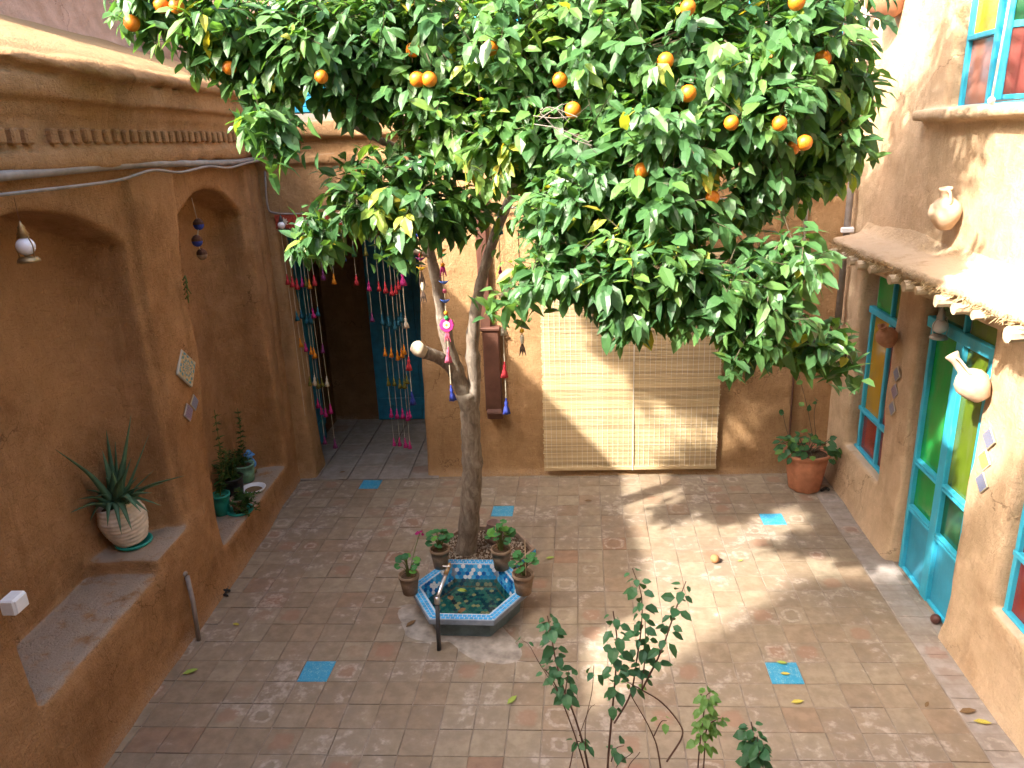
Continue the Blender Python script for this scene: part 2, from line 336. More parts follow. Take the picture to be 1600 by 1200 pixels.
# ------------------------------------------------------------------ soft mud walls: signed distance field -> mesh
class VN:
    def __init__(s, seed): s.t = np.random.default_rng(seed).random((32, 32, 32)).astype(np.float32)
    def __call__(s, x, y, z, f):
        x, y, z = x*f+100, y*f+100, z*f+100
        xi, yi, zi = (np.floor(q).astype(np.int32) for q in (x, y, z)); xf, yf, zf = x-xi, y-yi, z-zi
        xf, yf, zf = (q*q*(3-2*q) for q in (xf, yf, zf)); g = lambda a, b, c: s.t[(xi+a) & 31, (yi+b) & 31, (zi+c) & 31]
        l = lambda a, b, t: a+(b-a)*t
        return l(l(l(g(0,0,0), g(1,0,0), xf), l(g(0,1,0), g(1,1,0), xf), yf), l(l(g(0,0,1), g(1,0,1), xf), l(g(0,1,1), g(1,1,1), xf), yf), zf)-.5
VNO = VN(3)
def smin(a, b, k):
    h = np.clip(.5+.5*(b-a)/k, 0, 1); return b+(a-b)*h-k*h*(1-h)
def smax(a, b, k): return -smin(-a, -b, k)
def mx(*a):
    r = a[0]
    for q in a[1:]: r = np.maximum(r, q)
    return r
def sstep(x, a, b): t = np.clip((x-a)/(b-a), 0, 1); return t*t*(3-2*t)
def nets(fn, lo, hi, h, to_world):
    n = [int(round((hi[i]-lo[i])/h))+1 for i in range(3)]
    ax = [np.linspace(lo[i], lo[i]+h*(n[i]-1), n[i], dtype=np.float32) for i in range(3)]
    X, Y, Z = np.meshgrid(*ax, indexing='ij'); D = fn(X, Y, Z).astype(np.float32)
    S = D < 0; nx, ny, nz = n[0]-1, n[1]-1, n[2]-1
    acc = np.zeros((nx, ny, nz, 3), np.float32); cnt = np.zeros((nx, ny, nz), np.float32)
    offs = [(i, j, k) for i in (0, 1) for j in (0, 1) for k in (0, 1)]
    sl = lambda A, o: A[o[0]:o[0]+nx, o[1]:o[1]+ny, o[2]:o[2]+nz]
    for a_ in offs:
        for d in range(3):
            if a_[d]: continue
            b_ = list(a_); b_[d] = 1; sa, sb = sl(S, a_), sl(S, b_); m = sa != sb
            da, db = sl(D, a_)[m], sl(D, b_)[m]; t = da/(da-db); base = np.tile(np.array(a_, np.float32), (len(t), 1)); base[:, d] = t
            acc[m] += base; cnt[m] += 1
    act = cnt > 0; idx = -np.ones((nx, ny, nz), np.int64); idx[act] = np.arange(act.sum())
    I = np.argwhere(act).astype(np.float32); V = (I + acc[act]/cnt[act][:, None])*h + np.array(lo, np.float32)
    Q = []
    for d in range(3):
        e1, e2 = [q for q in range(3) if q != d]
        sa = S[tuple(slice(0, -1) if q == d else slice(1, -1) for q in range(3))]; sb = S[tuple(slice(1, None) if q == d else slice(1, -1) for q in range(3))]
        P = np.argwhere(sa != sb); flip = sa[sa != sb]
        g = P.copy(); g[:, e1] += 1; g[:, e2] += 1
        def cell(o1, o2):
            c = g.copy(); c[:, e1] -= o1; c[:, e2] -= o2; return idx[c[:, 0], c[:, 1], c[:, 2]]
        q = np.stack([cell(1, 1), cell(0, 1), cell(0, 0), cell(1, 0)], 1)
        if d == 1: flip = ~flip
        q[~flip] = q[~flip][:, ::-1]; Q.append(q)
    Q = np.vstack(Q); Q = Q[(Q >= 0).all(1)]
    return to_world(V), Q
def soft(name, fn, lo, hi, h, tw, mat, parent):
    V, Q = nets(fn, lo, hi, h, tw); p = wpos(parent)
    return link(name, bigmesh(name, V-p, Q, mat), parent)
W_L = lambda V: OL + V[:, 0:1]*DL + V[:, 1:2]*NL + V[:, 2:3]*np.array([0, 0, 1.])
W_R = lambda V: np.stack([XR+V[:, 1], V[:, 0], V[:, 2]], 1)
W_B = lambda V: V[:, 0:1]*EB + (V[:, 1:2]+VB)*NB + V[:, 2:3]*np.array([0, 0, 1.])

# ================================================================== THE SETTING
v = [(-250, -250, -.06), (250, -250, -.06), (250, 250, -.06), (-250, 250, -.06)]
props(obj('ground', v, [(0, 1, 2, 3)], M_GND), kind='structure')
floor = props(obj('courtyard_floor', [(-3.6, -.3, -.0055), (2.9, -.3, -.0055), (2.9, 7.5, -.0055), (-3.6, 7.2, -.0055)], [(0, 1, 2, 3)], M_MORT), kind='structure')
S, OX, OY = .2091, -1.94718, 4.00622
POOLC = np.array([-.88, 4.85]); BEDC = np.array([-.89, 5.655])
def grid(u, v): return np.array([OX+S*u*math.cos(SK), OY+S*(v+u*math.sin(SK)), 0.])
def slab(c4, top, ch=.0035, depth=.02, rnd=random):
    c4 = np.array(c4); c = c4.mean(0); P = []
    tz = [top + rnd.uniform(-.0012, .0012) for _ in range(4)]
    for q in c4: P.append([q[0], q[1], top-depth])
    for q, t in zip(c4, tz): P.append([q[0], q[1], t-ch*.6])
    for q, t in zip(c4, tz): d = (c-q)/np.linalg.norm(c-q); P.append([q[0]+d[0]*ch*1.4, q[1]+d[1]*ch*1.4, t])
    Fc = [(8, 9, 10, 11)]
    for i in range(4): j = (i+1) % 4; Fc += [(i, j, 4+j, 4+i), (4+i, 4+j, 8+j, 8+i)]
    return P, Fc
BLUE = {(0, 0), (15, 0), (17, 10), (-2, 14), (5, 11)}
cells = []
for iu in range(-7, 20):
    for iv in range(-19, 16):
        c = grid(iu+.5, iv+.5)
        if iv == 15 and -2.75 < c@EB < -1.43: continue
        if np.hypot(*(c[:2]-POOLC)) < .30 or np.hypot(*(c[:2]-BEDC)) < .34: continue
        px, py, zc = proj(c); cells.append((iu, iv, c, zc, -60 < px < 1660 and 0 < py < 1260))
cells.sort(key=lambda q: (not q[4], q[3])); single = 0; rest = MB(); rb = []
for iu, iv, c, zc, vis in cells:
    g = .0032; jit = lambda: random.uniform(-.002, .002)
    c4 = [grid(iu, iv), grid(iu+1, iv), grid(iu+1, iv+1), grid(iu, iv+1)]
    c4 = [q + (c-q)/np.linalg.norm(c-q)*g + np.array([jit(), jit(), 0]) for q in c4]
    P, Fc = slab(c4, random.uniform(-.003, .003)); blue = (iu, iv) in BLUE
    if blue or (vis and single < 295):
        o = obj('tile', np.array(P), Fc, M_TURQ if blue else M_TILE, floor); single += 1
        if blue: o['label'] = 'turquoise glazed tile'
    else: rest.add(P, Fc)
o = rest.build('tile_paving', M_TILE, floor); o['kind'] = 'stuff'
for i in range(36):                                              # chalky border course along the right wall
    y0 = -.2+i*S*1.0+.05
    if y0 > 7.2: break
    c4 = [(2.241, y0+.003), (2.50, y0+.003), (2.50, y0+S-.003), (2.241, y0+S-.003)]
    P, Fc = slab([(*q, 0.) for q in c4], random.uniform(.0, .003)); obj('border_tile', np.array(P), Fc, M_BORD, floor)
# cement smeared round the foot of the basin
def blob(cx, cy, rx, ry, z, seed, n=40, amp=.25):
    r = random.Random(seed); ph = [r.uniform(0, 6.28) for _ in range(5)]; P = [(cx, cy, z+.003)]; Fc = []
    for ring, zz in ((.8, z+.0025), (1.0, z-.012)):
        for k in range(n):
            t = 2*PI*k/n; m = 1+amp*sum(math.sin((j+2)*t+ph[j])/(j+1.5) for j in range(5))
            P.append((cx+rx*ring*m*math.cos(t), cy+ry*ring*m*math.sin(t), zz))
    for k in range(n):
        j = (k+1) % n; Fc += [(0, 1+k, 1+j), (1+k, 1+n+k, 1+n+j, 1+j)]
    return P, Fc
P, Fc = blob(-.96, 4.62, .46, .34, .003, 12, 60, .5); obj('cement_patch', np.array(P), Fc, M_CEM, floor)

# ---- left house
lh = thing('adobe_house', 'long ochre mud house on the left with arched niches and bench seats', 'house', Lw(-2.5, -.3, 0))
def f_left(a, b, z):
    n = VNO(a, b, z, 1.6)*.045 + VNO(a, b, z, 6)*.014
    ae = -2.02+.072*z                                           # leaning edge of the middle pilaster
    pil = sstep(a, -2.47, -2.40)*(1-sstep(a, ae-.01, ae+.02)) + sstep(a, -.42, -.38)
    rec = -.05*(1-np.clip(pil, 0, 1))*sstep(z, .5, 1.1)
    face = rec + .05*np.exp(-np.maximum(z, 0)/.09)
    groove = .03*np.exp(-((a+.17)/.025)**2)*sstep(z, .5, .9)
    d = mx(b-face+groove, z-3.42)
    d = smin(d, mx(b-.045, np.abs(z-3.395)-.045), .02)
    d = smin(d, mx(b-.012, np.abs(z-3.53)-.14), .02)
    d = np.minimum(d, mx(b-.035, 3.62-z, z-3.92)); d = np.minimum(d, mx(b+.02, 3.3-z, z-3.92))
    d = smin(d, mx(b-.09, np.abs(z-3.765)-.062), .035)
    zr = 3.955+.44*np.clip(-b/1.25, 0, 1)**.85+.06*np.clip((-b-.9)/.5, 0, 1)**2
    d = smin(d, smax(smax(b-.19, 3.835-z, .07), z-zr, .20), .03)
    # big arched niche with the bench
    x1 = np.clip((a+3.36)/.86, -1, 1); za = 3.15-.30*np.abs(x1)**1.8
    bb = -.50*np.sqrt(np.maximum(1-np.abs(x1)**5, 0))-.005
    n1 = mx(z-za, np.abs(a+3.36)-.86, bb-b, .665-z)
    d = smax(d, -n1, .05)
    d = smin(d, mx(-2.97-a, a+2.2, b-.0, z-.765, -b-.6), .07)
    # tall narrow niche with the ledge
    ar = -.335-.042*z; cc = (ae+ar)/2; hw = (ar-ae)/2; x2 = np.clip((a-cc)/hw, -1, 1)
    za2 = 3.115-.27*np.abs(x2)**2.2; bb2 = -.42*np.sqrt(np.maximum(1-np.abs(x2)**6, 0))-.004
    n2 = mx(z-za2, np.abs(a-cc)-hw, bb2-b, .30-z)
    d = smax(d, -n2, .035)
    d = smax(d, a-(.10), .05)
    return d + n
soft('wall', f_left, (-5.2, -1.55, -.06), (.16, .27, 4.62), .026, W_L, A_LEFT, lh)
bm = MB()
for i in range(36):                                             # row of raised bricks in the frieze
    a0 = -3.80+i*.1075; q = MB().box(Lw(a0, .027, 3.517+random.uniform(-.004, .004)), (.062+random.uniform(-.006, .006), .05, .082), [DL, NL, (0, 0, 1)], .01)
    if i == 5: continue
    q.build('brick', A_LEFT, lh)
seat = MB()
def skin(name, pts, z, mat, par):                              # grey wash on the seats: a thin skin following the edge
    P = [Lw(a, b, z) for a, b in pts]; n = len(P); Q = P+[p-np.array([0, 0, .02]) for p in P]
    return obj(name, np.array(Q), [tuple(range(n))]+[(i, i+n, (i+1) % n+n, (i+1) % n) for i in range(n)], mat, par)
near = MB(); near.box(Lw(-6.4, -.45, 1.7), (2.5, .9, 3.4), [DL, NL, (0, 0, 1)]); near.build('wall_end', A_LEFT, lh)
uh = thing('adobe_house', 'pinkish upper storey set back behind the left roof', 'house', (-5.4, 7, 4))
def f_up(y, x, z):
    n = VNO(x, y, z, 1.1)*.07+VNO(x, y, z, 5)*.02
    return smax(smax(x, 4.9-y, .12), z-6.4, .05)+n - .10*np.exp(-np.maximum(z-4.35, 0)/.18)
V, Q = nets(f_up, (4.6, -.5, 3.95), (9.8, .3, 6.6), .05, lambda V: np.stack([V[:, 1]-4.42, V[:, 0], V[:, 2]], 1))
link('wall', bigmesh('wall', V-wpos(uh), Q, A_TOP), uh)

# ---- back house
bh = thing('adobe_house', 'mud house across the back with the open doorway and set-back upper storey', 'house', Bk(0, VB+.5, 0))
def f_back(u, w_, z):
    n = VNO(u+9, w_, z, 1.5)*.035+VNO(u, w_+4, z, 6)*.012
    d = mx(-w_-.05*np.exp(-np.maximum(z, 0)/.08), w_-.34, z-3.62)
    d = smin(d, mx(-.02-w_, np.abs(u-1.96)-.40, z-1.225), .02)      # low parapet panel
    lft = -2.655-.032*z; rgt = -1.445+.036*z
    d = smax(d, -mx(lft-u, u-rgt, z-2.74, -w_-1), .05)
    d = smin(d, mx(-.04-w_, np.abs(z-3.30)-.05, w_-.3), .03)
    d = smin(d, smax(-.12-w_, np.abs(z-3.565)-.075, .05), .03)
    d = smin(d, mx(-w_, z-(3.60+.12*np.clip(w_/.4, 0, 1)), 3.4-z, w_-.7), .05)
    return d+n
soft('wall', f_back, (-3.1, -.2, -.06), (3.0, .62, 3.9), .028, W_B, A_BACK, bh)
AXB = [EB, NB, (0, 0, 1)]
vw = MB(); vw.box(Bk(-2.98, VB+1.02, 1.45), (.14, 1.4, 2.9), AXB); vw.box(Bk(-1.22, VB+1.02, 1.45), (.3, 1.4, 2.9), AXB)
vw.box(Bk(-2.1, VB+1.86, 1.45), (2.4, .25, 2.9), AXB); A_IN = adobe('adobe_shade_tone', (.20, .115, .058), (.14, .075, .035), .4); vw.build('inner_wall', A_IN, bh)  # darker adobe: the vestibule's shade put into the wall and ceiling colour
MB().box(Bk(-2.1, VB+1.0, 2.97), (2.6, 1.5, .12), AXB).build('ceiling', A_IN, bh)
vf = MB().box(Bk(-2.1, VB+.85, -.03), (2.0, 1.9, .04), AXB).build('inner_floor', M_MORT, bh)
for i in range(5):
    for j in range(6):
        u0, v0 = -2.95+i*.33, 7.205+j*.325
        c4 = [Bk(u0+.004, v0+.004, 0), Bk(u0+.326, v0+.004, 0), Bk(u0+.326, v0+.321, 0), Bk(u0+.004, v0+.321, 0)]
        P, Fc = slab(c4, .012+random.uniform(-.001, .001), .004); obj('tile', np.array(P), Fc, M_VEST, vf)
def board_door(name, c, u_ax, n_ax, wd, ht, mat, par, nb=4):
    """planked leaf: each board its own piece under the leaf"""
    c = np.array(c); u_ax = np.array(u_ax); n_ax = np.array(n_ax)
    o = MB().box(c+np.array([0, 0, ht/2]), (wd, .02, ht), [u_ax, n_ax, (0, 0, 1)]).build(name, mat, par)
    for k in range(nb):
        MB().box(c+u_ax*((k+.5)/nb-.5)*wd - n_ax*.017+np.array([0, 0, ht/2]), (wd/nb-.008, .016, ht-.02), [u_ax, n_ax, (0, 0, 1)], .004).build('board', mat, o)
    for zz in (.25, ht-.3): MB().box(c-n_ax*.033+np.array([0, 0, zz]), (wd-.03, .016, .10), [u_ax, n_ax, (0, 0, 1)], .004).build('rail', mat, o)
    return o
board_door('door', Bk(-1.86, VB+1.70, .02), EB, NB, .96, 2.35, M_NAVY, bh, 5)
board_door('door', Bk(-2.875, VB+.72, .02), NB, -EB, .74, 2.5, M_NAVY, bh, 4)
# upper storey of the back house, with its cyan windows
MB().box(Bk(0, VB+.80, 4.95), (8, .5, 2.7), AXB).build('upper_wall', A_TOP, bh)
def bwin(u0, u1, z0, z1, nb, par, v=VB+.55):
    wd, ht = u1-u0, z1-z0; c = Bk((u0+u1)/2, v, (z0+z1)/2)
    o = MB().box(c, (wd, .03, ht), AXB).build('window', M_CYAN2, par)
    for sx in (-1, 1): MB().box(c+EB*sx*(wd/2-.025)-NB*.03, (.05, .05, ht), AXB, .006).build('frame', M_CYAN, o)
    for sz in (-1, 1): MB().box(c+np.array([0, 0, sz*(ht/2-.025)])-NB*.028, (wd-.1, .044, .05), AXB, .006).build('frame', M_CYAN, o)
    for k in range(nb): MB().box(c+np.array([0, 0, ((k+.5)/nb-.5)*(ht-.1)])-NB*.02, (wd-.1, .02, (ht-.1)/nb-.012), AXB, .004).build('slat', M_CYAN, o)
for a, b in ((-2.60, -1.90), (-.75, 0.0), (1.25, 1.85), (2.1, 2.7)): bwin(a, b, 3.74, 4.75, 9, bh)

# ---- right house
rh = thing('adobe_house', 'tan mud house on the right with cyan doors and coloured glass', 'house', (2.7, 5, 0))
def f_right(y, d_, z):
    n = VNO(y, d_+7, z, 1.5)*.03+VNO(y+3, d_, z, 6)*.013
    f = -d_-.045*np.exp(-np.maximum(z, 0)/.10)
    d = mx(f, d_-.30)
    d = smax(d, -mx(np.abs(y-6.50)-.40, .50-z, z-2.35, d_-.6), .045)
    d = smax(d, -mx(np.abs(y-5.145)-.485, -.1-z, z-2.35, d_-.6), .04)
    d = smax(d, -mx(np.abs(y-3.70)-.505, .545-z, z-2.35, d_-.6), .045)
    d = smin(d, smax(mx(-.085-d_, y-7.05, z-2.45, d_-.12), 2.21+.03*np.abs(y-6)/3-z, .06), .02)
    d = smin(d, smax(mx(-.095-d_, y-6.02, z-3.485, d_-.2), 3.415-z, .02), .01)
    d = smax(d, -mx(y-5.72, 3.492-z, z-5.1, d_-.6, 3.2-y), .02)
    return d+n
soft('wall', f_right, (2.6, -.16, -.06), (7.62, .31, 5.3), .027, W_R, A_RIGHT, rh)
def f_eave(y, d_, z):
    n = VNO(y, d_+7, z, 2.5)*.03+VNO(y+3, d_, z, 14)*.016
    top = 2.485+.05*np.clip((d_+.34)/.34, 0, 1)+.10*np.clip((d_+.1)/.12, 0, 1)**2
    d = smax(mx(-.335-d_, d_-.05), z-top, .04); d = smax(d, 2.425+VNO(y, d_*0, z*0, 17)*.02-z, .03)
    return smax(d, y-(6.78+.5*(d_+.33)), .06)+n
soft('eave', f_eave, (2.6, -.42, 2.35), (7.1, .10, 2.75), .02, W_R, A_ROOF, rh)
yy = 6.70
for i in range(18):
    if i in (5, 12): continue
    y0 = 6.66-i*.222+random.uniform(-.06, .06); r = random.uniform(.030, .044); L_ = random.uniform(.335, .39)
    pts = [(XR-.02, y0+.0, 2.395), (XR-L_*.6, y0+random.uniform(-.01, .01), 2.388), (XR-L_, y0+random.uniform(-.015, .015), 2.380)]
    MB().tube(pts, [r*1.05, r, r*.93], 9, True, .08, i).build('beam_end', M_WOOD, rh)
th_ = MB()
for i in range(520):
    y0 = random.uniform(2.7, 6.74); a0 = np.array([XR-.325+random.uniform(-.02, .03), y0, 2.432+random.uniform(-.012, .04)]); th_.tube([a0, a0+np.array([random.uniform(-.045, -.005), random.gauss(0, .018), random.uniform(-.045, .012)])], [.0035, .0015], 3)
o = th_.build('straw_fringe', plain('straw', (.46, .34, .19), .9, .15, 0, .3, 40), rh); o['kind'] = 'stuff'
AXR = [(0, -1., 0), (1., 0, 0), (0, 0, 1.)]                       # along the wall towards us, into the wall, up
def bar(x, y0, y1, z0, z1, t, par, mat=M_CYAN, name='frame'):
    return MB().box((x, (y0+y1)/2, (z0+z1)/2), (abs(y1-y0), t, z1-z0), AXR, .006).build(name, mat, par)
def pane(x, y0, y1, z0, z1, mat, par, label=None):
    o = MB().box((x, (y0+y1)/2, (z0+z1)/2), (abs(y1-y0), .008, z1-z0), AXR).build('pane', mat, par)
    if label: o['label'] = label
    return o
# door: two leaves under a transom
dx = XR+.068
dr = bar(dx+.05, 5.66, 4.60, -.02, 2.36, .02, rh, M_CURT, 'door')
bar(dx, 5.565, 5.520, 0, 1.99, .05, dr); bar(dx, 4.745, 4.700, 0, 1.99, .05, dr); bar(dx, 5.165, 5.065, 0, 1.99, .055, dr)
bar(dx-.002, 5.62, 4.64, 1.98, 2.06, .06, dr); bar(dx, 5.12, 5.095, 2.06, 2.34, .04, dr)
for y0, y1, gl in ((5.520, 5.165, (G_GREEN, G_GREEN, G_DGREEN)), (5.065, 4.745, (G_OLIVE, G_DGREEN, G_OLIVE))):
    for z0, z1 in ((.535, .565), (.925, .955)):
        bar(dx-.004, y0, y1, z0-.012, z0+.012, .05, dr); bar(dx-.004, y0, y1, z1-.012, z1+.012, .05, dr); bar(dx+.004, y0, y1, z0, z1, .03, dr)
    pane(dx+.012, y0, y1, .96, 1.98, gl[0], dr); pane(dx+.012, y0, y1, .575, .92, gl[1], dr); pane(dx+.012, y0, y1, 2.06, 2.34, gl[2], dr)
    bar(dx+.012, y0, y1, .02, .53, .012, dr, M_CYAN2, 'panel'); bar(dx+.002, y0, y1, 0, .025, .04, dr)
# narrow window beyond the door
wx = XR+.112
w1 = bar(wx+.05, 6.90, 6.05, .45, 2.36, .02, rh, M_CURT, 'window')
for y0, y1 in ((6.84, 6.80), (6.425, 6.385), (6.12, 6.10)): bar(wx, y0, y1, .49, 1.80, .045, w1)
for z0, z1 in ((.485, .52), (.87, .91), (1.80, 1.86)): bar(wx-.003, 6.88, 6.08, z0, z1, .05, w1)
bar(wx, 6.43, 6.405, 1.86, 2.35, .04, w1)
for y0, y1, g3 in ((6.80, 6.425, (G_RED, G_YELL, G_GREEN)), (6.385, 6.12, (G_RED, G_RED, G_OLIVE))):
    pane(wx+.012, y0, y1, .52, .87, g3[0], w1); pane(wx+.012, y0, y1, .91, 1.80, g3[1], w1); pane(wx+.012, y0, y1, 1.86, 2.35, g3[2], w1)
# window nearest to us
nx_ = XR+.085
w3 = bar(nx_+.05, 4.22, 3.15, .50, 2.36, .02, rh, M_CURT, 'window')
for y0, y1 in ((4.175, 4.14), (3.72, 3.68), (3.22, 3.19)): bar(nx_, y0, y1, .54, 2.3, .045, w3)
for z0, z1 in ((.535, .565), (.93, .97), (1.80, 1.85)): bar(nx_-.003, 4.18, 3.19, z0, z1, .05, w3)
for y0, y1 in ((4.14, 3.72), (3.68, 3.22)):
    pane(nx_+.012, y0, y1, .565, .93, G_RED, w3); pane(nx_+.012, y0, y1, .97, 1.80, G_RED, w3); pane(nx_+.012, y0, y1, 1.85, 2.3, G_GREEN, w3)
# upstairs window: one fixed light, one casement swung open
ux = XR+.10
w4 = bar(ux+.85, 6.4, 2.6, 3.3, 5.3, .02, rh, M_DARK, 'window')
for y0, y1 in ((5.70, 5.665), (5.345, 5.305)): bar(ux, y0, y1, 3.49, 5.2, .045, w4)
bar(ux-.003, 5.68, 5.32, 3.905, 3.94, .045, w4); bar(ux-.003, 5.7, 3.6, 3.485, 3.505, .05, w4)
pane(ux+.01, 5.665, 5.345, 3.505, 3.905, G_PINK, w4); pane(ux+.01, 5.665, 5.345, 3.94, 5.2, G_YEL2, w4)
h0 = np.array([ux+.0, 5.285, 0]); dd = np.array([.80, -.60, 0]); nn = np.array([.60, .80, 0]); AXC = [dd, nn, (0, 0, 1.)]
def cbar(s0, s1, z0, z1, t, mat, name): return MB().box(h0+dd*(s0+s1)/2+np.array([0, 0, (z0+z1)/2]), (s1-s0, t, z1-z0), AXC, .004 if t > .02 else 0).build(name, mat, w4)
for s0, s1 in ((0, .05), (.36, .405)): cbar(s0, s1, 3.52, 5.2, .035, M_CYAN, 'casement_frame')
for z0, z1 in ((3.52, 3.55), (3.93, 3.97)): cbar(.05, .36, z0, z1, .03, M_CYAN, 'casement_frame')
cbar(.05, .36, 3.55, 3.93, .008, glass('dim_rose_glass', (.26, .07, .06)), 'casement_pane'); cbar(.05, .36, 3.97, 5.2, .008, G_DGREEN, 'casement_pane')
p0 = at(1549, 157, 5.02); MB().tube([p0, p0+np.array([.03, .0, .9])], .007, 6).ball(p0, .022).build('blind_cord', M_CORD, w4, True)
MB().box((XR+.15, 1.2, 2.6), (.3, 2.9, 5.2)).build('wall_end', A_RIGHT, rh)

# ---- the house we look from: unseen behind the camera, shaped to shade the near court
ch_ = thing('adobe_house', 'tall unseen mud house behind the viewpoint, shaped to shade the near court', 'house', (0, -1, 0))
MB().box((.35, -1.0, 3.95), (10.1, 1.2, 7.9), None, .05).build('wall', A_RIGHT, ch_)

# ================================================================== LEAVES
def leaf_geo(wd=.50, fold=.22, curl=.25, tip=.5):
    """unit leaf along +x, face up +z: eight points, folded at the midrib and curling down"""
    st = [(0, .0), (.30, wd*.5*.92), (.68, wd*.5*.80), (1., 0.)]
    V = [(0, 0, 0)]
    for x, h in st[1:3]:
        z = -curl*x*x
        V += [(x, h, z+fold*h), (x, 0, z), (x, -h, z+fold*h)]
    V.append((1, 0, -curl))
    Fc = [(0, 2, 1), (0, 3, 2), (1, 2, 5, 4), (2, 3, 6, 5), (4, 5, 7), (5, 6, 7)]
    return np.array(V, float), Fc
def disc_leaf(n=11, wav=.16, cup=.22):
    V = [(.12, 0, 0)]
    for k in range(n):
        t = PI*(-.93+1.86*k/(n-1)); r = .5*(1+wav*math.sin(k*PI*.97)); V.append((.5-.5*math.cos(0)+.5+r*math.cos(t)-.45, r*math.sin(t), cup*r*r*2))
    return np.array(V), [(0, k, k+1) for k in range(1, n)]
def leaf_meshes(name, mat, tints, geos):
    out = []
    for t in tints:
        for V, Fc in geos:
            me = newmesh(name, V, Fc, mat, False); a = me.attributes.new('tint', 'FLOAT', 'POINT'); a.data.foreach_set('value', [t]*len(V)); out.append(me)
    return out
def leaf_axes(d, up):
    d = d/np.linalg.norm(d); n = up-d*(up@d)
    if np.linalg.norm(n) < 1e-4: n = np.array([1., 0, 0])-d*d[0]
    n /= np.linalg.norm(n); return np.array([d, np.cross(n, d), n])
def put_leaf(parent, mesh, p, d, up, s, name='leaf'):
    return link(name, mesh, parent, mat4(leaf_axes(np.array(d, float), np.array(up, float)), p, s))
def rv(s=1.): return np.array([random.gauss(0, 1) for _ in range(3)])*s

# ================================================================== ORANGE TREE
tb = flat(730, 866)
tree = thing('orange_tree', 'orange tree with a forked trunk and glossy crown full of ripe fruit', 'tree', tb)
def limb(name, pts, r0, r1, mat=M_BARK, n=12, k=6, seed=0, knots=()):
    P = spline(pts, k); m = len(P); R = [r0+(r1-r0)*(i/(m-1))**.8 for i in range(m)]; rr = random.Random(seed)
    R = [r*(1+.05*math.sin(i*1.7+seed)+rr.uniform(-.035, .035)) for i, r in enumerate(R)]
    for kn, amp in knots:
        for i in range(m): R[i] *= 1+amp*math.exp(-((i-kn*m)/1.3)**2)
    return MB().tube(P, R, n, True, .035, seed).build(name, mat, tree, True)
trunk_p = [tb+np.array([0, 0, -.03]), tb+np.array([0, 0, .06]), at(735, 790, 5.60), at(738, 730, 5.57), at(736, 690, 5.55), at(734, 640, 5.52), at(727, 612, 5.50)]
limb('trunk', trunk_p, .096, .074, seed=1, n=16, k=7, knots=((.55, .10), (.05, .12), (.92, .10)))
limb('branch', [at(731, 625, 5.51), at(715, 588, 5.47), at(702, 545, 5.42), at(692, 500, 5.38), at(682, 440, 5.32), at(668, 372, 5.25), at(655, 290, 5.1), at(620, 170, 4.85), at(560, 70, 4.6)], .068, .018, seed=2, knots=((.16, .18), (.34, .15), (.5, .1)))
limb('branch', [at(737, 650, 5.52), at(741, 590, 5.50), at(738, 540, 5.47), at(744, 480, 5.43), at(757, 420, 5.38), at(780, 350, 5.3), at(812, 280, 5.2), at(860, 190, 5.0), at(940, 90, 4.75), at(1000, -20, 4.6)], .058, .02, seed=3, knots=((.17, .22), (.25, .12)))
limb('branch', [at(712, 582, 5.46), at(697, 566, 5.40), at(680, 556, 5.33), at(662, 550, 5.27)], .052, .046, seed=4)
sv = at(650, 543, 5.24)
MB().tube([at(664, 551, 5.28), at(655, 547, 5.24), at(650, 541, 5.21)], [.044, .054, .050], 12, True, .06, 3).build('sawn_stub', M_CUT, tree, True)
limb('branch', [at(812, 280, 5.2), at(870, 300, 4.9), at(950, 345, 4.6), at(1050, 400, 4.35), at(1180, 455, 4.2)], .034, .010, seed=5)
limb('branch', [at(850, 205, 5.02), at(960, 180, 4.85), at(1100, 150, 4.7), at(1240, 120, 4.6)], .036, .012, seed=6)
limb('branch', [at(640, 240, 4.98), at(560, 200, 4.85), at(470, 130, 4.75), at(380, 70, 4.65), at(280, 20, 4.6)], .026, .008, seed=8)
limb('branch', [at(655, 300, 5.1), at(610, 300, 4.85), at(550, 320, 4.75), at(490, 365, 4.65)], .016, .005, seed=9, n=8)
limb('branch', [at(674, 400, 5.27), at(655, 396, 5.25), at(640, 393, 5.22)], .018, .014, M_BARK, 8, 4, 10)
LOBES = [(225,5,62,4.2,0),(325,25,92,4.2,0),(400,95,88,4.25,0),(405,180,58,4.15,0),(505,60,110,4.3,0),(575,130,85,4.5,0),(650,60,130,4.5,0),
 (700,185,105,4.4,.1),(570,300,78,4.35,0),(490,362,46,4.3,0),(650,305,88,4.4,0),(715,325,50,4.4,.06),(800,80,140,4.5,.12),(795,215,92,4.3,.16),(950,80,150,4.4,.04),
 (905,235,118,4.2,0),(1100,60,150,4.25,0),(1040,220,130,4.1,0),(1240,60,118,4.2,0),(1185,180,115,4.1,0),(1300,140,72,4.3,0),(1295,225,70,4.3,0),(1250,275,42,4.25,-.08),
 (905,395,92,4.0,0),(840,425,60,3.95,0),(1000,420,105,3.9,.02),(1105,430,105,3.85,0),(1195,468,88,3.85,0),(985,485,50,3.9,-.06),(1165,525,52,3.85,.03),(1265,535,44,3.95,0),(1225,405,72,3.95,0),(1055,320,95,4.0,0),(900,320,100,4.1,0),(1180,300,60,4.2,-.08),(440,30,60,4.3,0),(620,380,20,4.3,0),(1322,545,18,4.0,0),(790,455,22,3.95,0),(435,225,16,4.1,0)]
ORANGES = [(502,120),(652,124),(671,124),(645,78),(875,125),(895,172),(1143,192),(1218,193),(1257,223),(1239,231),(358,106),(206,36),(252,8),(276,10),(1245,3),(1075,12),(766,75),(1210,90),(1286,92),(1003,266),(1113,309),(1075,146),(1040,95)]
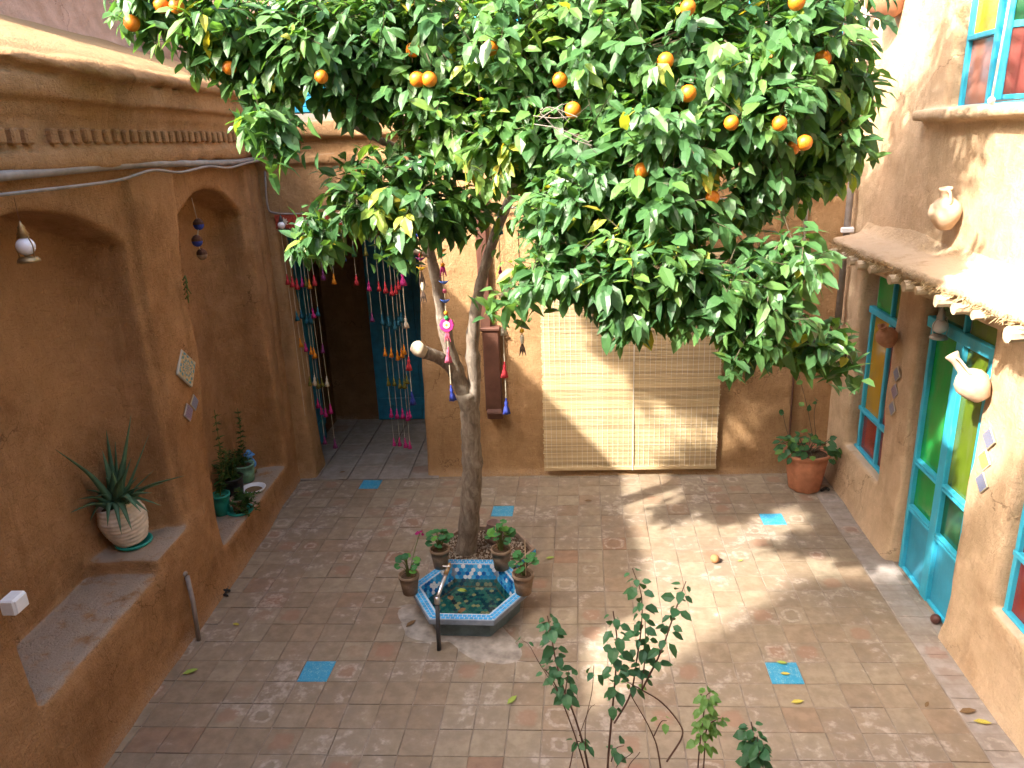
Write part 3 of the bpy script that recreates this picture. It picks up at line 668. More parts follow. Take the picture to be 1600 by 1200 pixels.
HIDDEN = {(645,78),(895,172),(880,172),(1075,12),(766,75),(1210,90),(1286,92),(1003,266),(1113,309),(1075,146),(436,122),(604,118),(1040,95),(252,8),(276,10),(358,106),(1239,231)}
spheres = []
for (px, py, r, Y, t) in LOBES:
    c = at(px, py, Y); zc = proj(c)[2]; spheres.append((c, r*zc/F*.91, t, 54))
for c, r in (((.3, 5.5, 4.4), .95), ((-1., 5.5, 4.3), .8), ((1.1, 5.2, 4.2), .75), ((.5, 5.1, 3.55), .5), ((-1.7, 5.1, 4.35), .55), ((0, 4.7, 5.0), .75), ((-1., 4.7, 4.95), .65), ((1., 4.6, 4.95), .75)):
    spheres.append((np.array(c), r, 0, 26))
fruit = []
for px, py in ORANGES:
    best = None
    dr_ = ray(px, py); dr_ = dr_/np.linalg.norm(dr_)
    for c, r, t, d_ in spheres[:len(LOBES)]:                   # first lobe this fruit hangs on, at its outer skin
        oc = CAM-c; b_ = oc@dr_; disc = b_*b_-(oc@oc-r*r)
        if disc > 0: q = -b_-math.sqrt(disc); best = q if best is None else min(best, q)
    if best is None: best = 4.3
    fruit.append(CAM+dr_*(best+(.14 if (px, py) in HIDDEN else .02)))
tw_p, tw_d, tw_t, tw_c = [], [], [], []
SC = np.array([s[0] for s in spheres]); SR = np.array([s[1] for s in spheres])
for si, (c, r, t, dens) in enumerate(spheres):
    n = max(5, int(dens*4*PI*r*r))
    for _ in range(n):
        q = rv(); q /= np.linalg.norm(q); rad = r*(1-.5*random.random()**1.6)*random.uniform(.93, 1.10); p = c+q*rad
        if p[2] < 1.9: continue
        dist = np.linalg.norm(SC-p, axis=1)/SR; dist[si] = 9
        if dist.min() < .62 and random.random() < .85: continue
        ax_ = q*1.0+np.array([0, -.12, .25])+rv(.38); ax_ /= np.linalg.norm(ax_)
        tw_p.append(p); tw_d.append(ax_); tw_t.append(t); tw_c.append(c)
LP, LD, LN, LS, LT = [], [], [], [], []
for p, ax_, t in zip(tw_p, tw_d, tw_t):
    side = np.cross(ax_, [0, 0, 1.]); side /= np.linalg.norm(side)+1e-6; s2 = np.cross(ax_, side); ph = random.uniform(0, 6.28); bt = random.gauss(.38+t, .16)
    yell = random.random() < .008
    for k in range(9):
        f = k/8; a_ = ph+k*2.4; radial = math.cos(a_)*side+math.sin(a_)*s2; op = .95-.55*f
        d_ = ax_*(1-op*.55)+radial*op+np.array([0, 0, -.55])+rv(.14); d_ /= np.linalg.norm(d_)
        LP.append(p+ax_*(-.25+.27*f)+radial*.008); LD.append(d_)
        LN.append(ax_*.6+np.array([-.12, -.25, .85])+rv(.22)); LS.append(random.choice((random.uniform(.06, .11), random.uniform(.10, .165), random.uniform(.10, .165)))*(1-.22*(f > .85)))
        tt = bt+random.gauss(0, .09)
        if yell or random.random() < .010: tt = random.uniform(.9, 1.0)
        LT.append(min(max(tt, 0.), 1.))
LP, LD, LN, LS, LT = map(np.array, (LP, LD, LN, LS, LT))
keep = np.ones(len(LP), bool); mid = LP+LD*LS[:, None]*.5
for q, pq_ in zip(fruit, ORANGES):                             # most fruit sits at the outside of the foliage
    for k in ((0,) if pq_ in HIDDEN else (0, .09, .18, .28)):
        cc = q + (CAM-q)/np.linalg.norm(CAM-q)*k; keep &= np.linalg.norm(mid-cc, axis=1) > (.070 if k else .062)
LP, LD, LN, LS, LT, mid = (q[keep] for q in (LP, LD, LN, LS, LT, mid))
# the leaves that show largest become pieces of their own
dm = mid-CAM; zc = dm@FW; px = 800+F*(dm@RT)/zc; py = 600-F*(dm@UP)/zc
cell = {}
for i in np.argsort(zc):
    if 0 < px[i] < 1600 and 0 < py[i] < 1200:
        cell.setdefault((int(px[i]//20), int(py[i]//20)), i)
front = sorted(cell.values(), key=lambda i: -LS[i]/zc[i])[:296]
fs = np.zeros(len(LP), bool); fs[front] = True
dn = LD/np.linalg.norm(LD, axis=1)[:, None]; nn_ = LN-dn*(LN*dn).sum(1)[:, None]; nn_ /= np.linalg.norm(nn_, axis=1)[:, None]; bb_ = np.cross(nn_, dn)
def foliage(sel, name, parent, mat):
    idx = np.where(sel)[0]; V0, F0 = leaf_geo(); N = len(idx); curl = RNG.uniform(0., .6, N); wid = RNG.uniform(.82, 1.15, N)
    L = np.repeat(V0[None], N, 0); L[:, :, 2] += .25*L[:, :, 0]**2*1.0; L[:, :, 2] -= curl[:, None]*L[:, :, 0]**2; L[:, :, 1] *= wid[:, None]; L[:, :, 2] += RNG.normal(0, .018, L.shape[:2])
    W = (L[:, :, 0:1]*dn[idx][:, None]+L[:, :, 1:2]*bb_[idx][:, None]+L[:, :, 2:3]*nn_[idx][:, None])*LS[idx][:, None, None]+LP[idx][:, None]
    T = []
    for q in F0: T += [q] if len(q) == 3 else [(q[0], q[1], q[2]), (q[0], q[2], q[3])]
    T = np.array(T); A = (T[None]+(np.arange(N)*len(V0))[:, None, None]).reshape(-1, 3)
    o = link(name, bigmesh(name, W.reshape(-1, 3)-wpos(parent), A, mat, False, np.repeat(LT[idx], len(V0))), parent); o['kind'] = 'stuff'; return o
foliage(~fs, 'foliage', tree, M_LEAF)
ORL = leaf_meshes('leaf', M_LEAF, (.2, .32, .42, .52, .64, .78, .93), [leaf_geo(.46, .2, .12), leaf_geo(.42, .28, .3), leaf_geo(.5, .15, .2)])
for i in front:
    ti = int(np.argmin(np.abs(np.array((.2, .32, .42, .52, .64, .78, .93))-LT[i]))); put_leaf(tree, ORL[ti*3+random.randrange(3)], LP[i], LD[i], LN[i], LS[i])
tw = MB()
for p, ax_, ce in zip(tw_p, tw_d, tw_c):
    e0 = p+(ce-p)*.6; tw.tube([e0, p-ax_*.12, p+ax_*.03], [.0042, .003, .0015], 3, False)
o = tw.build('twigs', M_TWIG, tree); o['kind'] = 'stuff'
dt = MB()
for k in range(5):                                              # bare grey twigs showing in the middle of the crown
    a0 = at(835+random.uniform(-8, 10), 180+random.uniform(-12, 25), 3.86); e1 = at(random.uniform(870, 935), random.uniform(158, 228), 3.82); m_ = (a0+e1)/2+rv(.02)
    dt.tube(spline([a0, m_, e1], 4), .0022, 4)
    for _ in range(3): q = m_+(e1-m_)*random.random(); dt.tube([q, q+(e1-a0)*.18+rv(.03)], .0014, 3)
dt.build('dead_twig', M_DEADTWIG, tree)
om = []
for s in range(3):
    b = MB(); b.lathe([(.0005, -.96), (.35, -.93), (.66, -.74), (.9, -.42), (1., 0), (.93, .38), (.70, .70), (.38, .90), (.12, .945), (.0005, .92)], (0, 0, 0), 16, None, lambda t, z, s=s: 1+.02*math.sin(3*t+s)); om.append(b.mesh('orange', M_ORANGE, True))
cal = MB().lathe([(.16, .93), (.10, 1.0), (.05, 1.06), (.04, 1.2)], (0, 0, 0), 6).mesh('stem', M_TWIG)
for i, q in enumerate(fruit):
    r = random.uniform(.034, .042); axr = axes(np.array([0, 0, 1])+rv(.28)); o = link('orange', om[i % 3], tree, mat4(axr, q, r))
    st = bpy.data.objects.new('stem', cal); COL.objects.link(st); st.parent = o

# ================================================================== TREE BED, BASIN AND POTS
def hexp(c, R, k, z): t = PI/3*k; return np.array([c[0]+R*math.cos(t), c[1]+R*math.sin(t), z])
def hexring(mb, c, prof):
    P = [hexp(c, R, k, z) for R, z in prof for k in range(6)]
    mb.add(P, [(i*6+k, i*6+(k+1) % 6, (i+1)*6+(k+1) % 6, (i+1)*6+k) for i in range(len(prof)-1) for k in range(6)]); return mb
M_POOL = plain('grey_basin_plaster', (.22, .27, .34), .7, .3, 0, .2, 14, .2)
M_GROUT = plain('pale_grout', (.36, .46, .56), .7, .3)
HEXC = [plain('mid_blue_glaze', (.03, .27, .58), .22, .5, 0, .12, 40), plain('light_blue_glaze', (.09, .42, .72), .22, .5, 0, .12, 40), plain('deep_blue_glaze', (.015, .13, .42), .22, .5, 0, .15, 40), plain('white_glaze', (.72, .74, .78), .22, .5, 0, .05, 40)]
M_RIMT = plain('rim_blue_glaze', (.05, .33, .66), .25, .5, 0, .3, 25); M_BLK = plain('black_glaze', (.02, .03, .05), .3, .5)
bed = thing('tree_bed', 'low hexagonal bed edged in blue and black tile round the orange tree', 'planter', (BEDC[0], BEDC[1], 0))
hexring(MB(), BEDC, [(.455, -.02), (.455, .062), (.43, .062), (.43, -.01)]).build('curb', plain('earthy_curb', (.27, .20, .15), .9, .2, 0, .3, 12, .4), bed)
so_ = MB(); P, Fc = blob(BEDC[0], BEDC[1], .42, .41, .025, 9, 30, .02); so_.add(P, Fc); so_.build('soil', M_SOIL, bed)
gv = MB()
for _ in range(900):
    t, r = random.uniform(0, 2*PI), .37*math.sqrt(random.random()); s_ = random.uniform(.005, .013)
    gv.lathe([(s_*.7, -s_*.4), (s_, 0), (s_*.6, s_*.45)], (BEDC[0]+r*math.cos(t), BEDC[1]+r*math.sin(t), .031), 5, axes(rv()))
o = gv.build('gravel', plain('gravel', (.30, .25, .20), .9, .2, 0, .5, 50), bed); o['kind'] = 'stuff'
bt_ = MB(); bk_ = MB()
for k in range(6):
    a_, b_ = hexp(BEDC, .457, k, 0), hexp(BEDC, .457, k+1, 0); t_ = (b_-a_)/np.linalg.norm(b_-a_); n_ = np.array([t_[1], -t_[0], 0])
    for i in range(11):
        for j in range(2): (bk_ if (i+j) % 4 == 0 else bt_).box(a_+(b_-a_)*((i+.5)/11)+np.array([0, 0, -.002+j*.036]), (.037, .008, .032), [t_, n_, (0, 0, 1)])
o = bt_.build('edge_tiles', M_RIMT, bed); o['kind'] = 'stuff'; o = bk_.build('dark_edge_tiles', M_BLK, bed); o['kind'] = 'stuff'
pool = thing('fountain_basin', 'hexagonal blue mosaic fountain basin below the orange tree', 'fountain', (POOLC[0], POOLC[1], 0))
hexring(MB(), POOLC, [(.375, -.02), (.385, .10), (.40, .148)]).build('base', plain('dark_teal_plaster', (.12, .175, .205), .7, .3, 0, .3, 10, .3), pool)
hexring(MB(), POOLC, [(.40, .148), (.462, .152), (.464, .192), (.378, .1925), (.325, .012), (.001, .012)]).build('basin', M_POOL, pool)
rt = MB()
for k in range(6):
    for row, R in enumerate((.4475, .4155)):
        a_, b_ = hexp(POOLC, R-.016*.577, k, .194), hexp(POOLC, R-.016*.577, k+1, .194); L_ = np.linalg.norm(b_-a_); m_ = int(L_/.033); t_ = (b_-a_)/L_; n_ = np.array([t_[1], -t_[0], 0])
        for i in range(m_): rt.box(a_+(b_-a_)*((i+.5)/m_), (L_/m_-.0055, .0225, .005), [t_, n_, (0, 0, 1)])
hexring(MB(), POOLC, [(.455, .1925), (.455, .1945), (.377, .1945), (.377, .1925)]).build('grout', M_GROUT, pool)
o = rt.build('rim_tiles', M_RIMT, pool); o['kind'] = 'stuff'
hx = []; HR = .0185; HX, HY = HR*1.732+.0012, HR*1.5+.001
for m_ in HEXC:
    b = MB(); P = [(HR*math.cos(PI/3*k+PI/6), HR*math.sin(PI/3*k+PI/6), 0) for k in range(6)]+[(HR*.93*math.cos(PI/3*k+PI/6), HR*.93*math.sin(PI/3*k+PI/6), .0035) for k in range(6)]
    b.add(P, [(6, 7, 8, 9, 10, 11)]+[(k, (k+1) % 6, 6+(k+1) % 6, 6+k) for k in range(6)]); hx.append(b.mesh('hex_tile', m_))
cnt = 0; random.seed(40)
pick = lambda: random.choices((0, 1, 2, 3), (4, 3.4, 2.2, 1.5))[0]
hid = [MB() for _ in HEXC]
for k in (1, 0, 2, 3, 5, 4):
    a_, b_ = hexp(POOLC, .378, k, .1925), hexp(POOLC, .378, k+1, .1925); c_, d_ = hexp(POOLC, .325, k, .012), hexp(POOLC, .325, k+1, .012)
    t_ = (b_-a_)/np.linalg.norm(b_-a_); dn_ = ((c_+d_)-(a_+b_))/2; H_ = np.linalg.norm(dn_); dn_ /= H_; n_ = np.cross(t_, dn_); n_ = n_ if (n_[:2]@(POOLC-(a_+b_)[:2]/2)) > 0 else -n_
    sg = 1 if np.cross(t_, -dn_)@n_ > 0 else -1
    for j in range(6):
        h_ = (j+.55)*HY; f = h_/H_; W_ = np.linalg.norm(b_-a_)*(1-f)+np.linalg.norm(d_-c_)*f; m_ = int(W_/HX)+1
        for i in range(m_+1):
            s_ = (i-m_//2)*HX+(HX/2 if j % 2 else 0)
            if abs(s_) > W_/2-HX*.4: continue
            p = (a_+b_)/2+dn_*h_+t_*s_+n_*.001; ax_ = np.array([t_*sg, -dn_, n_]); c = pick()
            if cnt < 290: link('hex_tile', hx[c], pool, mat4(ax_, p)); cnt += 1
            else: hid[c].add([p+ax_.T@np.array(q.co) for q in hx[c].vertices], [list(q.vertices) for q in hx[c].polygons])
for i in range(-10, 11):
    for j in range(-11, 12):
        x, y = i*HX+(HX/2 if j % 2 else 0), j*HY
        if max(abs(y), abs(y)*.5+abs(x)*.866) > .268: continue
        c = pick(); hid[c].add([np.array([POOLC[0]+x, POOLC[1]+y, .0135])+np.array(q.co) for q in hx[c].vertices], [list(q.vertices) for q in hx[c].polygons])
for c, b in enumerate(hid): o = b.build('floor_tiles', HEXC[c], pool); o['kind'] = 'stuff'
k = NT('pool_water'); tr = k.n('BsdfTransparent'); tr.inputs[0].default_value = (.52, .54, .36, 1); gl = k.n('BsdfGlossy'); gl.inputs['Roughness'].default_value = .04
fr = k.n('Fresnel'); fr.inputs[0].default_value = 1.33; nz = k.noise(k.pos(), 14, 2); bp = k.n('Bump'); bp.inputs['Strength'].default_value = .12; bp.inputs['Distance'].default_value = .01; k.set(bp.inputs['Height'], nz)
k.t.links.new(bp.outputs[0], gl.inputs['Normal']); k.t.links.new(bp.outputs[0], fr.inputs['Normal']); mxs = k.n('MixShader'); k.set(mxs.inputs[0], fr.outputs[0]); k.t.links.new(tr.outputs[0], mxs.inputs[1]); k.t.links.new(gl.outputs[0], mxs.inputs[2]); k.t.links.new(mxs.outputs[0], k.out.inputs[0])
obj('water', np.array([hexp(POOLC, .3445, q, .078) for q in range(6)]), [(0, 1, 2, 3, 4, 5)], k.m, pool)
# iron post with its tap reaching over the water
tp = flat(686, 1016); tap = thing('water_tap', 'brass tap on a dark iron post leaning over the blue basin', 'tap', tp)
t0 = at(683, 938, tp[1]+.01)
MB().tube([tp+np.array([0, 0, -.01]), t0], .0155, 8).build('post', M_IRON, tap, True)
t1 = t0+np.array([.012, .01, .045]); t2 = at(698, 893, tp[1]+.16)
MB().tube([t0-np.array([0, 0, .025]), t0+np.array([0, 0, .03])], .021, 10).tube([t0+np.array([0, 0, .02]), t1, t1+(t2-t1)*.4, t2], .0135, 9).build('pipe', M_STEEL, tap, True)
MB().tube([t2-(t2-t1)*.15, t2+(t2-t1)*.25], .017, 9).tube([t2+(t2-t1)*.2, t2+(t2-t1)*.35, t2+(t2-t1)*.4+np.array([0, 0, -.035])], .011, 8).build('spout', M_BRASS, tap, True)
MB().tube([t2, t2+np.array([0, 0, .04])], .007, 6).box(t2+np.array([0, 0, .043]), (.055, .014, .010), None, .003).build('handle', M_TIN, tap)
GERL = leaf_meshes('leaf', M_GER, (.1, .4, .6, .95), [disc_leaf(11, .13, .25), disc_leaf(13, .18, .05)])
def flowerpot(mb, c, r, h, rim=.02, taper=.70, n=22, ax=None, mod=None):
    return mb.lathe([(r*taper, 0), (r*(taper+(1-taper)*.55), h*.55), (r*.93, h-rim), (r, h-rim), (r*1.02, h), (r*.88, h), (r*.86, h-.02), (.001, h-.022)], c, n, ax, mod)
def geranium(c, r, h, label, seed, n=12, sp=.11, rise=.12, stake=None, flower=None, grp='potted geraniums round the basin', mat=M_TERRAG):
    random.seed(seed); c = np.array(c); t = thing('potted_geranium', label, 'potted plant', c, grp)
    flowerpot(MB(), c, r, h, .028).build('pot', mat, t, True); P, Fc = blob(c[0], c[1], r*.86, r*.86, c[2]+h-.018, seed, 16, .03); obj('soil', np.array(P), Fc, M_SOIL, t)
    top = c+np.array([0, 0, h-.02]); sm = MB()
    for i in range(n):
        a_ = i*2.4+random.uniform(-.3, .3); q = random.uniform(.25, 1); d_ = np.array([math.cos(a_), math.sin(a_), 0]); e_ = top+d_*sp*q+np.array([0, 0, rise*(1.25-.55*q)*random.uniform(.8, 1.25)])
        sm.tube(spline([top+d_*.012, top+d_*sp*q*.35+np.array([0, 0, (e_-top)[2]*.65]), e_], 3), .0032, 4)
        put_leaf(t, GERL[random.randrange(8)], e_, d_+rv(.3)*np.array([1, 1, .3]), np.array([0, -.25, 1])+d_*.35+rv(.2), random.uniform(.050, .082))
    sm.tube(spline([top, top+rv(.008)+np.array([0, 0, rise*.7])], 3), .007, 6).build('stem', M_HERB_STEM, t)
    if stake is not None: MB().tube([top+np.array([stake[0], stake[1], -.03]), top+np.array([stake[0]*1.2, stake[1], stake[2]])], .0035, 5).build('stake', M_WOOD, t)
    if flower is not None:
        f = np.array(flower); MB().tube(spline([top, (top+f)/2+np.array([0, 0, .02]), f], 4), .0028, 4).build('flower_stem', M_HERB_STEM, t); b = MB()
        for _ in range(16): b.add(*(lambda p, ax: ([p+ax[0]*.013, p+ax[1]*.013, p-ax[0]*.013, p-ax[1]*.013], [(0, 1, 2, 3)]))(f+rv(.013), axes(rv())))
        b.build('flower', YARN['magenta'], t)
    return t
M_HERB_STEM = plain('green_stem', (.10, .13, .04), .7, .2)
geranium((-1.318, 4.77, .196), .078, .16, 'geranium with a magenta flower in the pot on the left corner of the basin rim', 11, 11, .10, .13, None, at(656, 833, 4.85))
geranium((-1.150, 5.135, .196), .078, .165, 'geranium in the grey pot left of the tree trunk on the back rim', 12, 14, .09, .13)
geranium((-.662, 5.128, .196), .080, .175, 'bushy staked geranium in the pot right of the tree trunk on the back rim', 13, 20, .10, .19, (-.03, 0, .22))
geranium((-.465, 4.80, .196), .082, .165, 'broad-leaved geranium with a tall cane in the pot on the right corner of the rim', 14, 10, .12, .14, (.02, -.01, .30))
t = thing('clay_jar', 'dusty pinkish clay jar standing behind the trunk in the tree bed', 'jar', (-.80, 5.80, .05))
MB().lathe([(.055, 0), (.075, .06), (.078, .14), (.06, .19), (.065, .205), (.055, .205), (.05, .15)], (-.80, 5.80, .028), 18).build('body', plain('dusty_pink_clay', (.30, .20, .18), .9, .15, 0, .2, 15, .2), t, True)
# ------------------------------------------------------------------ big terracotta pot with ivy in the far right corner
pc = np.array([2.165, 6.98, 0]); t = thing('potted_ivy', 'ivy spilling from the carved terracotta pot in the far right corner', 'potted plant', pc)
fl8 = lambda a_, z: 1+.035*math.cos(8*a_)+.012*math.sin(23*z+3*a_)
MB().lathe([(.135, 0), (.15, .02), (.175, .18), (.20, .33), (.195, .35), (.215, .365), (.222, .40), (.195, .40), (.185, .36), (.001, .355)], pc, 32, None, fl8).build('pot', plain('orange_terracotta', (.40, .17, .095), .82, .2, 0, .2, 14, .5), t, True)
P, Fc = blob(pc[0], pc[1], .185, .185, .372, 4, 18, .04); obj('soil', np.array(P), Fc, M_SOIL, t)
IVL = leaf_meshes('leaf', M_IVY, (.15, .4, .6, .95), [leaf_geo(.8, .15, .2), leaf_geo(.7, .2, .35)])
random.seed(31); sm = MB()
for i in range(86):
    a_ = random.uniform(0, 2*PI); q = random.random()**.6; e_ = pc+np.array([math.cos(a_)*.27*q, math.sin(a_)*.22*q-.03, .40+.20*(1-q*q)*random.random()+.03+random.uniform(-.05, .05)*q])
    put_leaf(t, IVL[random.choices(range(8), (3, 3, 3, 3, 2, 2, 2, 2))[0]], e_, np.array([math.cos(a_), math.sin(a_), -.2])+rv(.4), np.array([0, -.6, 1])+rv(.3), random.uniform(.06, .10))
    if i % 4 == 0: sm.tube(spline([pc+np.array([0, 0, .36]), pc+(e_-pc)*np.array([.5, .5, 0])+np.array([0, 0, .44]), e_], 3), .003, 4)
for pts in ([(1275,700),(1268,672),(1262,640),(1252,600),(1245,575)], [(1235,690),(1228,668),(1222,640)], [(1276,690),(1272,650),(1276,625)], [(1238,700),(1222,690)]):
    W_ = [at(x, y, 7.16) for x, y in pts]; sm.tube(spline(W_, 4), .0028, 4)
    for q in W_[2:]:
        for _ in range(2): put_leaf(t, IVL[random.randrange(8)], q+rv(.02), rv()+np.array([0, -.5, 0]), np.array([0, -1, .4]), random.uniform(.05, .085))
sm.build('stem', M_TWIG, t)
# ------------------------------------------------------------------ aloe on the step
ac = Lw(-2.74, -.275, .775); t = thing('potted_aloe', 'large grey-green aloe in a ribbed cream pot on the left step', 'potted plant', ac)
tl = axes(np.array([-.20, -.03, 1.])); 
prof = [(.088, .02)]+[(.088+.068*math.sin(min(1, z/.23)*PI*.5)-.03*max(0, (z-.23)/.1), z) for z in np.linspace(.03, .33, 40)]
prof = prof+[(.115, .33), (.105, .30), (.001, .295)]
MB().lathe(prof, ac, 36, tl, lambda a_, z: 1+.03*math.sin((z+.035*math.cos(a_+.6))*2*PI/.030)).build('pot', M_CREAM, t, True)
MB().lathe([(.105, 0), (.122, .012), (.124, .028), (.11, .028), (.105, .015)], ac, 26).build('saucer', M_TEAL, t, True)
MB().lathe([(.105, .31), (.05, .318), (.001, .32)], ac, 16, tl, None, False).build('soil', M_SOIL, t)
ab = ac+tl[2]*.30; AY = ab[1]
def aloe_leaf(tip, sag=.0, wd=.034, dy=0.):
    tip = np.array(tip); d_ = tip-ab; b0 = ab+np.array([d_[0], d_[1], 0])/np.linalg.norm(d_)*.04; m_ = b0+(tip-b0)*.5+np.array([0, 0, sag]); P = spline([b0, b0+(m_-b0)*.55+np.array([0, 0, sag*.3]), m_, tip], 4); n = len(P); V, Fc = [], []
    for i, p in enumerate(P):
        tn = P[min(i+1, n-1)]-P[max(i-1, 0)]; tn /= np.linalg.norm(tn); sd = np.cross(tn, np.array([d_[0], d_[1], .6])*-1); sd = np.cross(tn, [0, 0, 1.]) if np.linalg.norm(sd) < .1 else sd; sd /= np.linalg.norm(sd); up = np.cross(sd, tn)
        if up[2] < 0: up, sd = -up, -sd
        f = i/(n-1); w_ = wd*(1-f**1.6)+.0012; h_ = w_*.42
        V += [p+sd*w_+up*w_*.38, p+up*h_*.15, p-sd*w_+up*w_*.38, p-up*h_*1.1]
    Fc = [(i*4+k, i*4+(k+1) % 4, (i+1)*4+(k+1) % 4, (i+1)*4+k) for i in range(n-1) for k in range(4)]+[(3, 2, 1, 0), (n*4-4, n*4-3, n*4-2, n*4-1)]
    obj('leaf', np.array(V), Fc, M_ALOE, t, True)
for (x, y, dy, sag, wd) in ((86,702,-.02,.07,.030),(205,648,.03,.02,.040),(166,672,.10,.01,.028),(233,678,.10,.0,.026),(289,743,-.04,.05,.028),(110,801,-.10,.05,.030),(122,725,.04,.02,.032),(160,705,.02,.02,.034),(180,690,.14,.0,.024),(206,828,-.24,.10,.030),(168,822,-.22,.09,.026),(150,776,-.16,.06,.030),(238,770,-.16,.05,.030),(215,745,-.02,.04,.036),(195,740,-.20,.06,.034),(135,765,.02,.05,.028),(255,755,.08,.04,.026),(175,735,-.12,.05,.034),(220,800,-.25,.10,.028),(188,722,.10,.02,.028),(240,735,.05,.02,.024),(140,815,-.2,.08,.028),(190,835,-.26,.11,.026),(232,800,-.24,.08,.028),(165,745,-.1,.06,.032),(205,715,.0,.03,.030),(225,760,-.1,.05,.030),(120,780,-.05,.05,.026),(252,790,-.15,.06,.022)):
    tp_ = at(x, y, AY+dy); bq = (tp_-OL)@NL
    if bq < -.44: d0 = ray(x, y); tp_ = CAM+d0*(((OL+NL*-.44-CAM)@NL)/(d0@NL))
    aloe_leaf(tp_, sag, wd*1.3)
# ------------------------------------------------------------------ pots on the ledge of the narrow niche
def herb(t, base, tip, n, ln, spread, mat_meshes, seed=0):
    random.seed(seed); n = int(n*1.6); ln *= 1.25; base, tip = np.array(base), np.array(tip); P = spline([base, (base+tip)/2+rv(.012), tip], 6); MB().tube(P, .0035, 4).build('stem', M_HERB_STEM, t)
    for i in range(n):
        f = .08+.92*i/n; p = P[min(len(P)-1, int(f*(len(P)-1)))]; a_ = i*2.4; put_leaf(t, random.choice(mat_meshes), p, np.array([math.cos(a_), math.sin(a_), .35])+rv(.2), (0, 0, 1), ln*random.uniform(.7, 1.2)*(1.1-.4*f)*spread)
HRL = leaf_meshes('leaf', M_HERB, (.1, .5, .9), [leaf_geo(.3, .1, .2), leaf_geo(.45, .1, .3)])
def ledge(px, py, z=.303): return flat(px, py, z)
c = ledge(349, 803); t = thing('potted_herb', 'tall leafy herb in the bright teal pot at the near end of the ledge', 'potted plant', c, 'plant pots on the niche ledge')
flowerpot(MB(), c, .085, .20, .02, .72).build('pot', M_TEAL, t, True); top = c+np.array([0, 0, .18])
herb(t, top, at(335, 640, c[1]+.12), 34, .055, 1, HRL, 1); herb(t, top, at(343, 690, c[1]+.10), 26, .055, 1, HRL, 2); herb(t, top, at(352, 700, c[1]+.08), 20, .05, 1, HRL, 3)
c = ledge(366, 775); t = thing('potted_herb', 'thin weedy herb in the dark bucket between the two green pots', 'potted plant', c, 'plant pots on the niche ledge')
flowerpot(MB(), c, .11, .20, .02, .8).build('pot', M_BLACK, t, True); top = c+np.array([0, 0, .18])
for k in range(13): herb(t, top+rv(.03)*np.array([1, 1, 0]), top+np.array([random.uniform(-.15, .15), random.uniform(-.1, .06), random.uniform(.14, .34)]), 22, .042, 1, HRL, 10+k)
c = ledge(384, 750); t = thing('potted_herb', 'spiky upright stem in the chipped mint green tin', 'potted plant', c, 'plant pots on the niche ledge')
flowerpot(MB(), c, .105, .175, .012, .82).build('pot', M_MINT, t, True); P, Fc = blob(c[0], c[1], .09, .09, c[2]+.158, 4, 16, .03); obj('soil', np.array(P), Fc, M_SOIL, t); top = c+np.array([-.03, 0, .16])
herb(t, top, at(371, 638, c[1]+.02), 64, .045, 1, HRL, 21)
for k in range(6): herb(t, top+rv(.03)*np.array([1, 1, 0]), top+np.array([random.uniform(-.16, .12), random.uniform(-.06, .06), random.uniform(.06, .2)]), 18, .04, 1, HRL, 30+k)
c = ledge(397, 768); t = thing('dish', 'shallow white dish of dry leaves on the ledge', 'dish', c)
MB().lathe([(.07, 0), (.10, .02), (.115, .045), (.108, .047), (.09, .022), (.001, .012)], c, 26).build('bowl', M_WHITE, t, True)
P, Fc = blob(c[0], c[1], .085, .085, c[2]+.025, 8, 16, .1); obj('debris', np.array(P), Fc, M_FALLB, t)
c = ledge(376, 800); t = thing('potted_herb', 'bushy herb trailing over the ledge from a clay pot in a teal saucer', 'potted plant', c, 'plant pots on the niche ledge')
MB().lathe([(.09, 0), (.115, .012), (.12, .03), (.10, .03), (.09, .014)], c, 26).build('saucer', M_TEAL, t, True); flowerpot(MB(), c+np.array([0, 0, .014]), .075, .13, .02).build('pot', M_TERRAG, t, True); top = c+np.array([0, 0, .13])
for k in range(18): herb(t, top, top+np.array([random.uniform(-.05, .20), random.uniform(-.14, .08), random.uniform(-.16, .10)]), 22, .042, 1, HRL, 40+k)
c = ledge(393, 738); t = thing('figurine', 'small sky blue vase-shaped figurine at the far end of the ledge', 'figurine', c)
MB().lathe([(.052, 0), (.054, .05), (.05, .062)], c, 16).build('base', M_TERRAG, t, True)
MB().lathe([(.048, .06), (.058, .075), (.060, .10), (.045, .135), (.030, .155), (.032, .175), (.055, .195), (.045, .205), (.02, .20)], c, 18, None, lambda a_, z: 1+(.22*math.cos(4*a_) if z > .185 else 0)).build('body', M_SKYB, t, True)
MB().ball(c+np.array([0, 0, .222]), .026).build('head', M_SKYB, t, True)

# ================================================================== THE DOORWAY CURTAIN AND GARLANDS
def tassel_mesh(col, s=1.0):
    b = MB(); n = 10; b.lathe([(.001, 0), (.006, -.006), (.008, -.014), (.005, -.02), (.012, -.032), (.014, -.048), (.010, -.058), (.019, -.085), (.026, -.125), (.010, -.122)], (0, 0, 0), n, None, lambda a_, z: 1+(.22*math.cos(5*a_) if z < -.06 else 0))
    return b.mesh('tassel', YARN[col], True)
TM = {}
def tassel(col, p, s, parent):
    if col not in TM: TM[col] = tassel_mesh(col)
    m = mat4(axes((random.uniform(-.06, .06), random.uniform(-.06, .06), 1)), p, s); return link('tassel', TM[col], parent, m)
def backat(x, y, v):
    d = ray(x, y); return CAM+d*(v/(d@NB))
cv = VB-.05; ct = thing('tassel_curtain', 'doorway curtain of strings with rows of coloured wool tassels', 'curtain', Bk(-2.05, cv, 0))
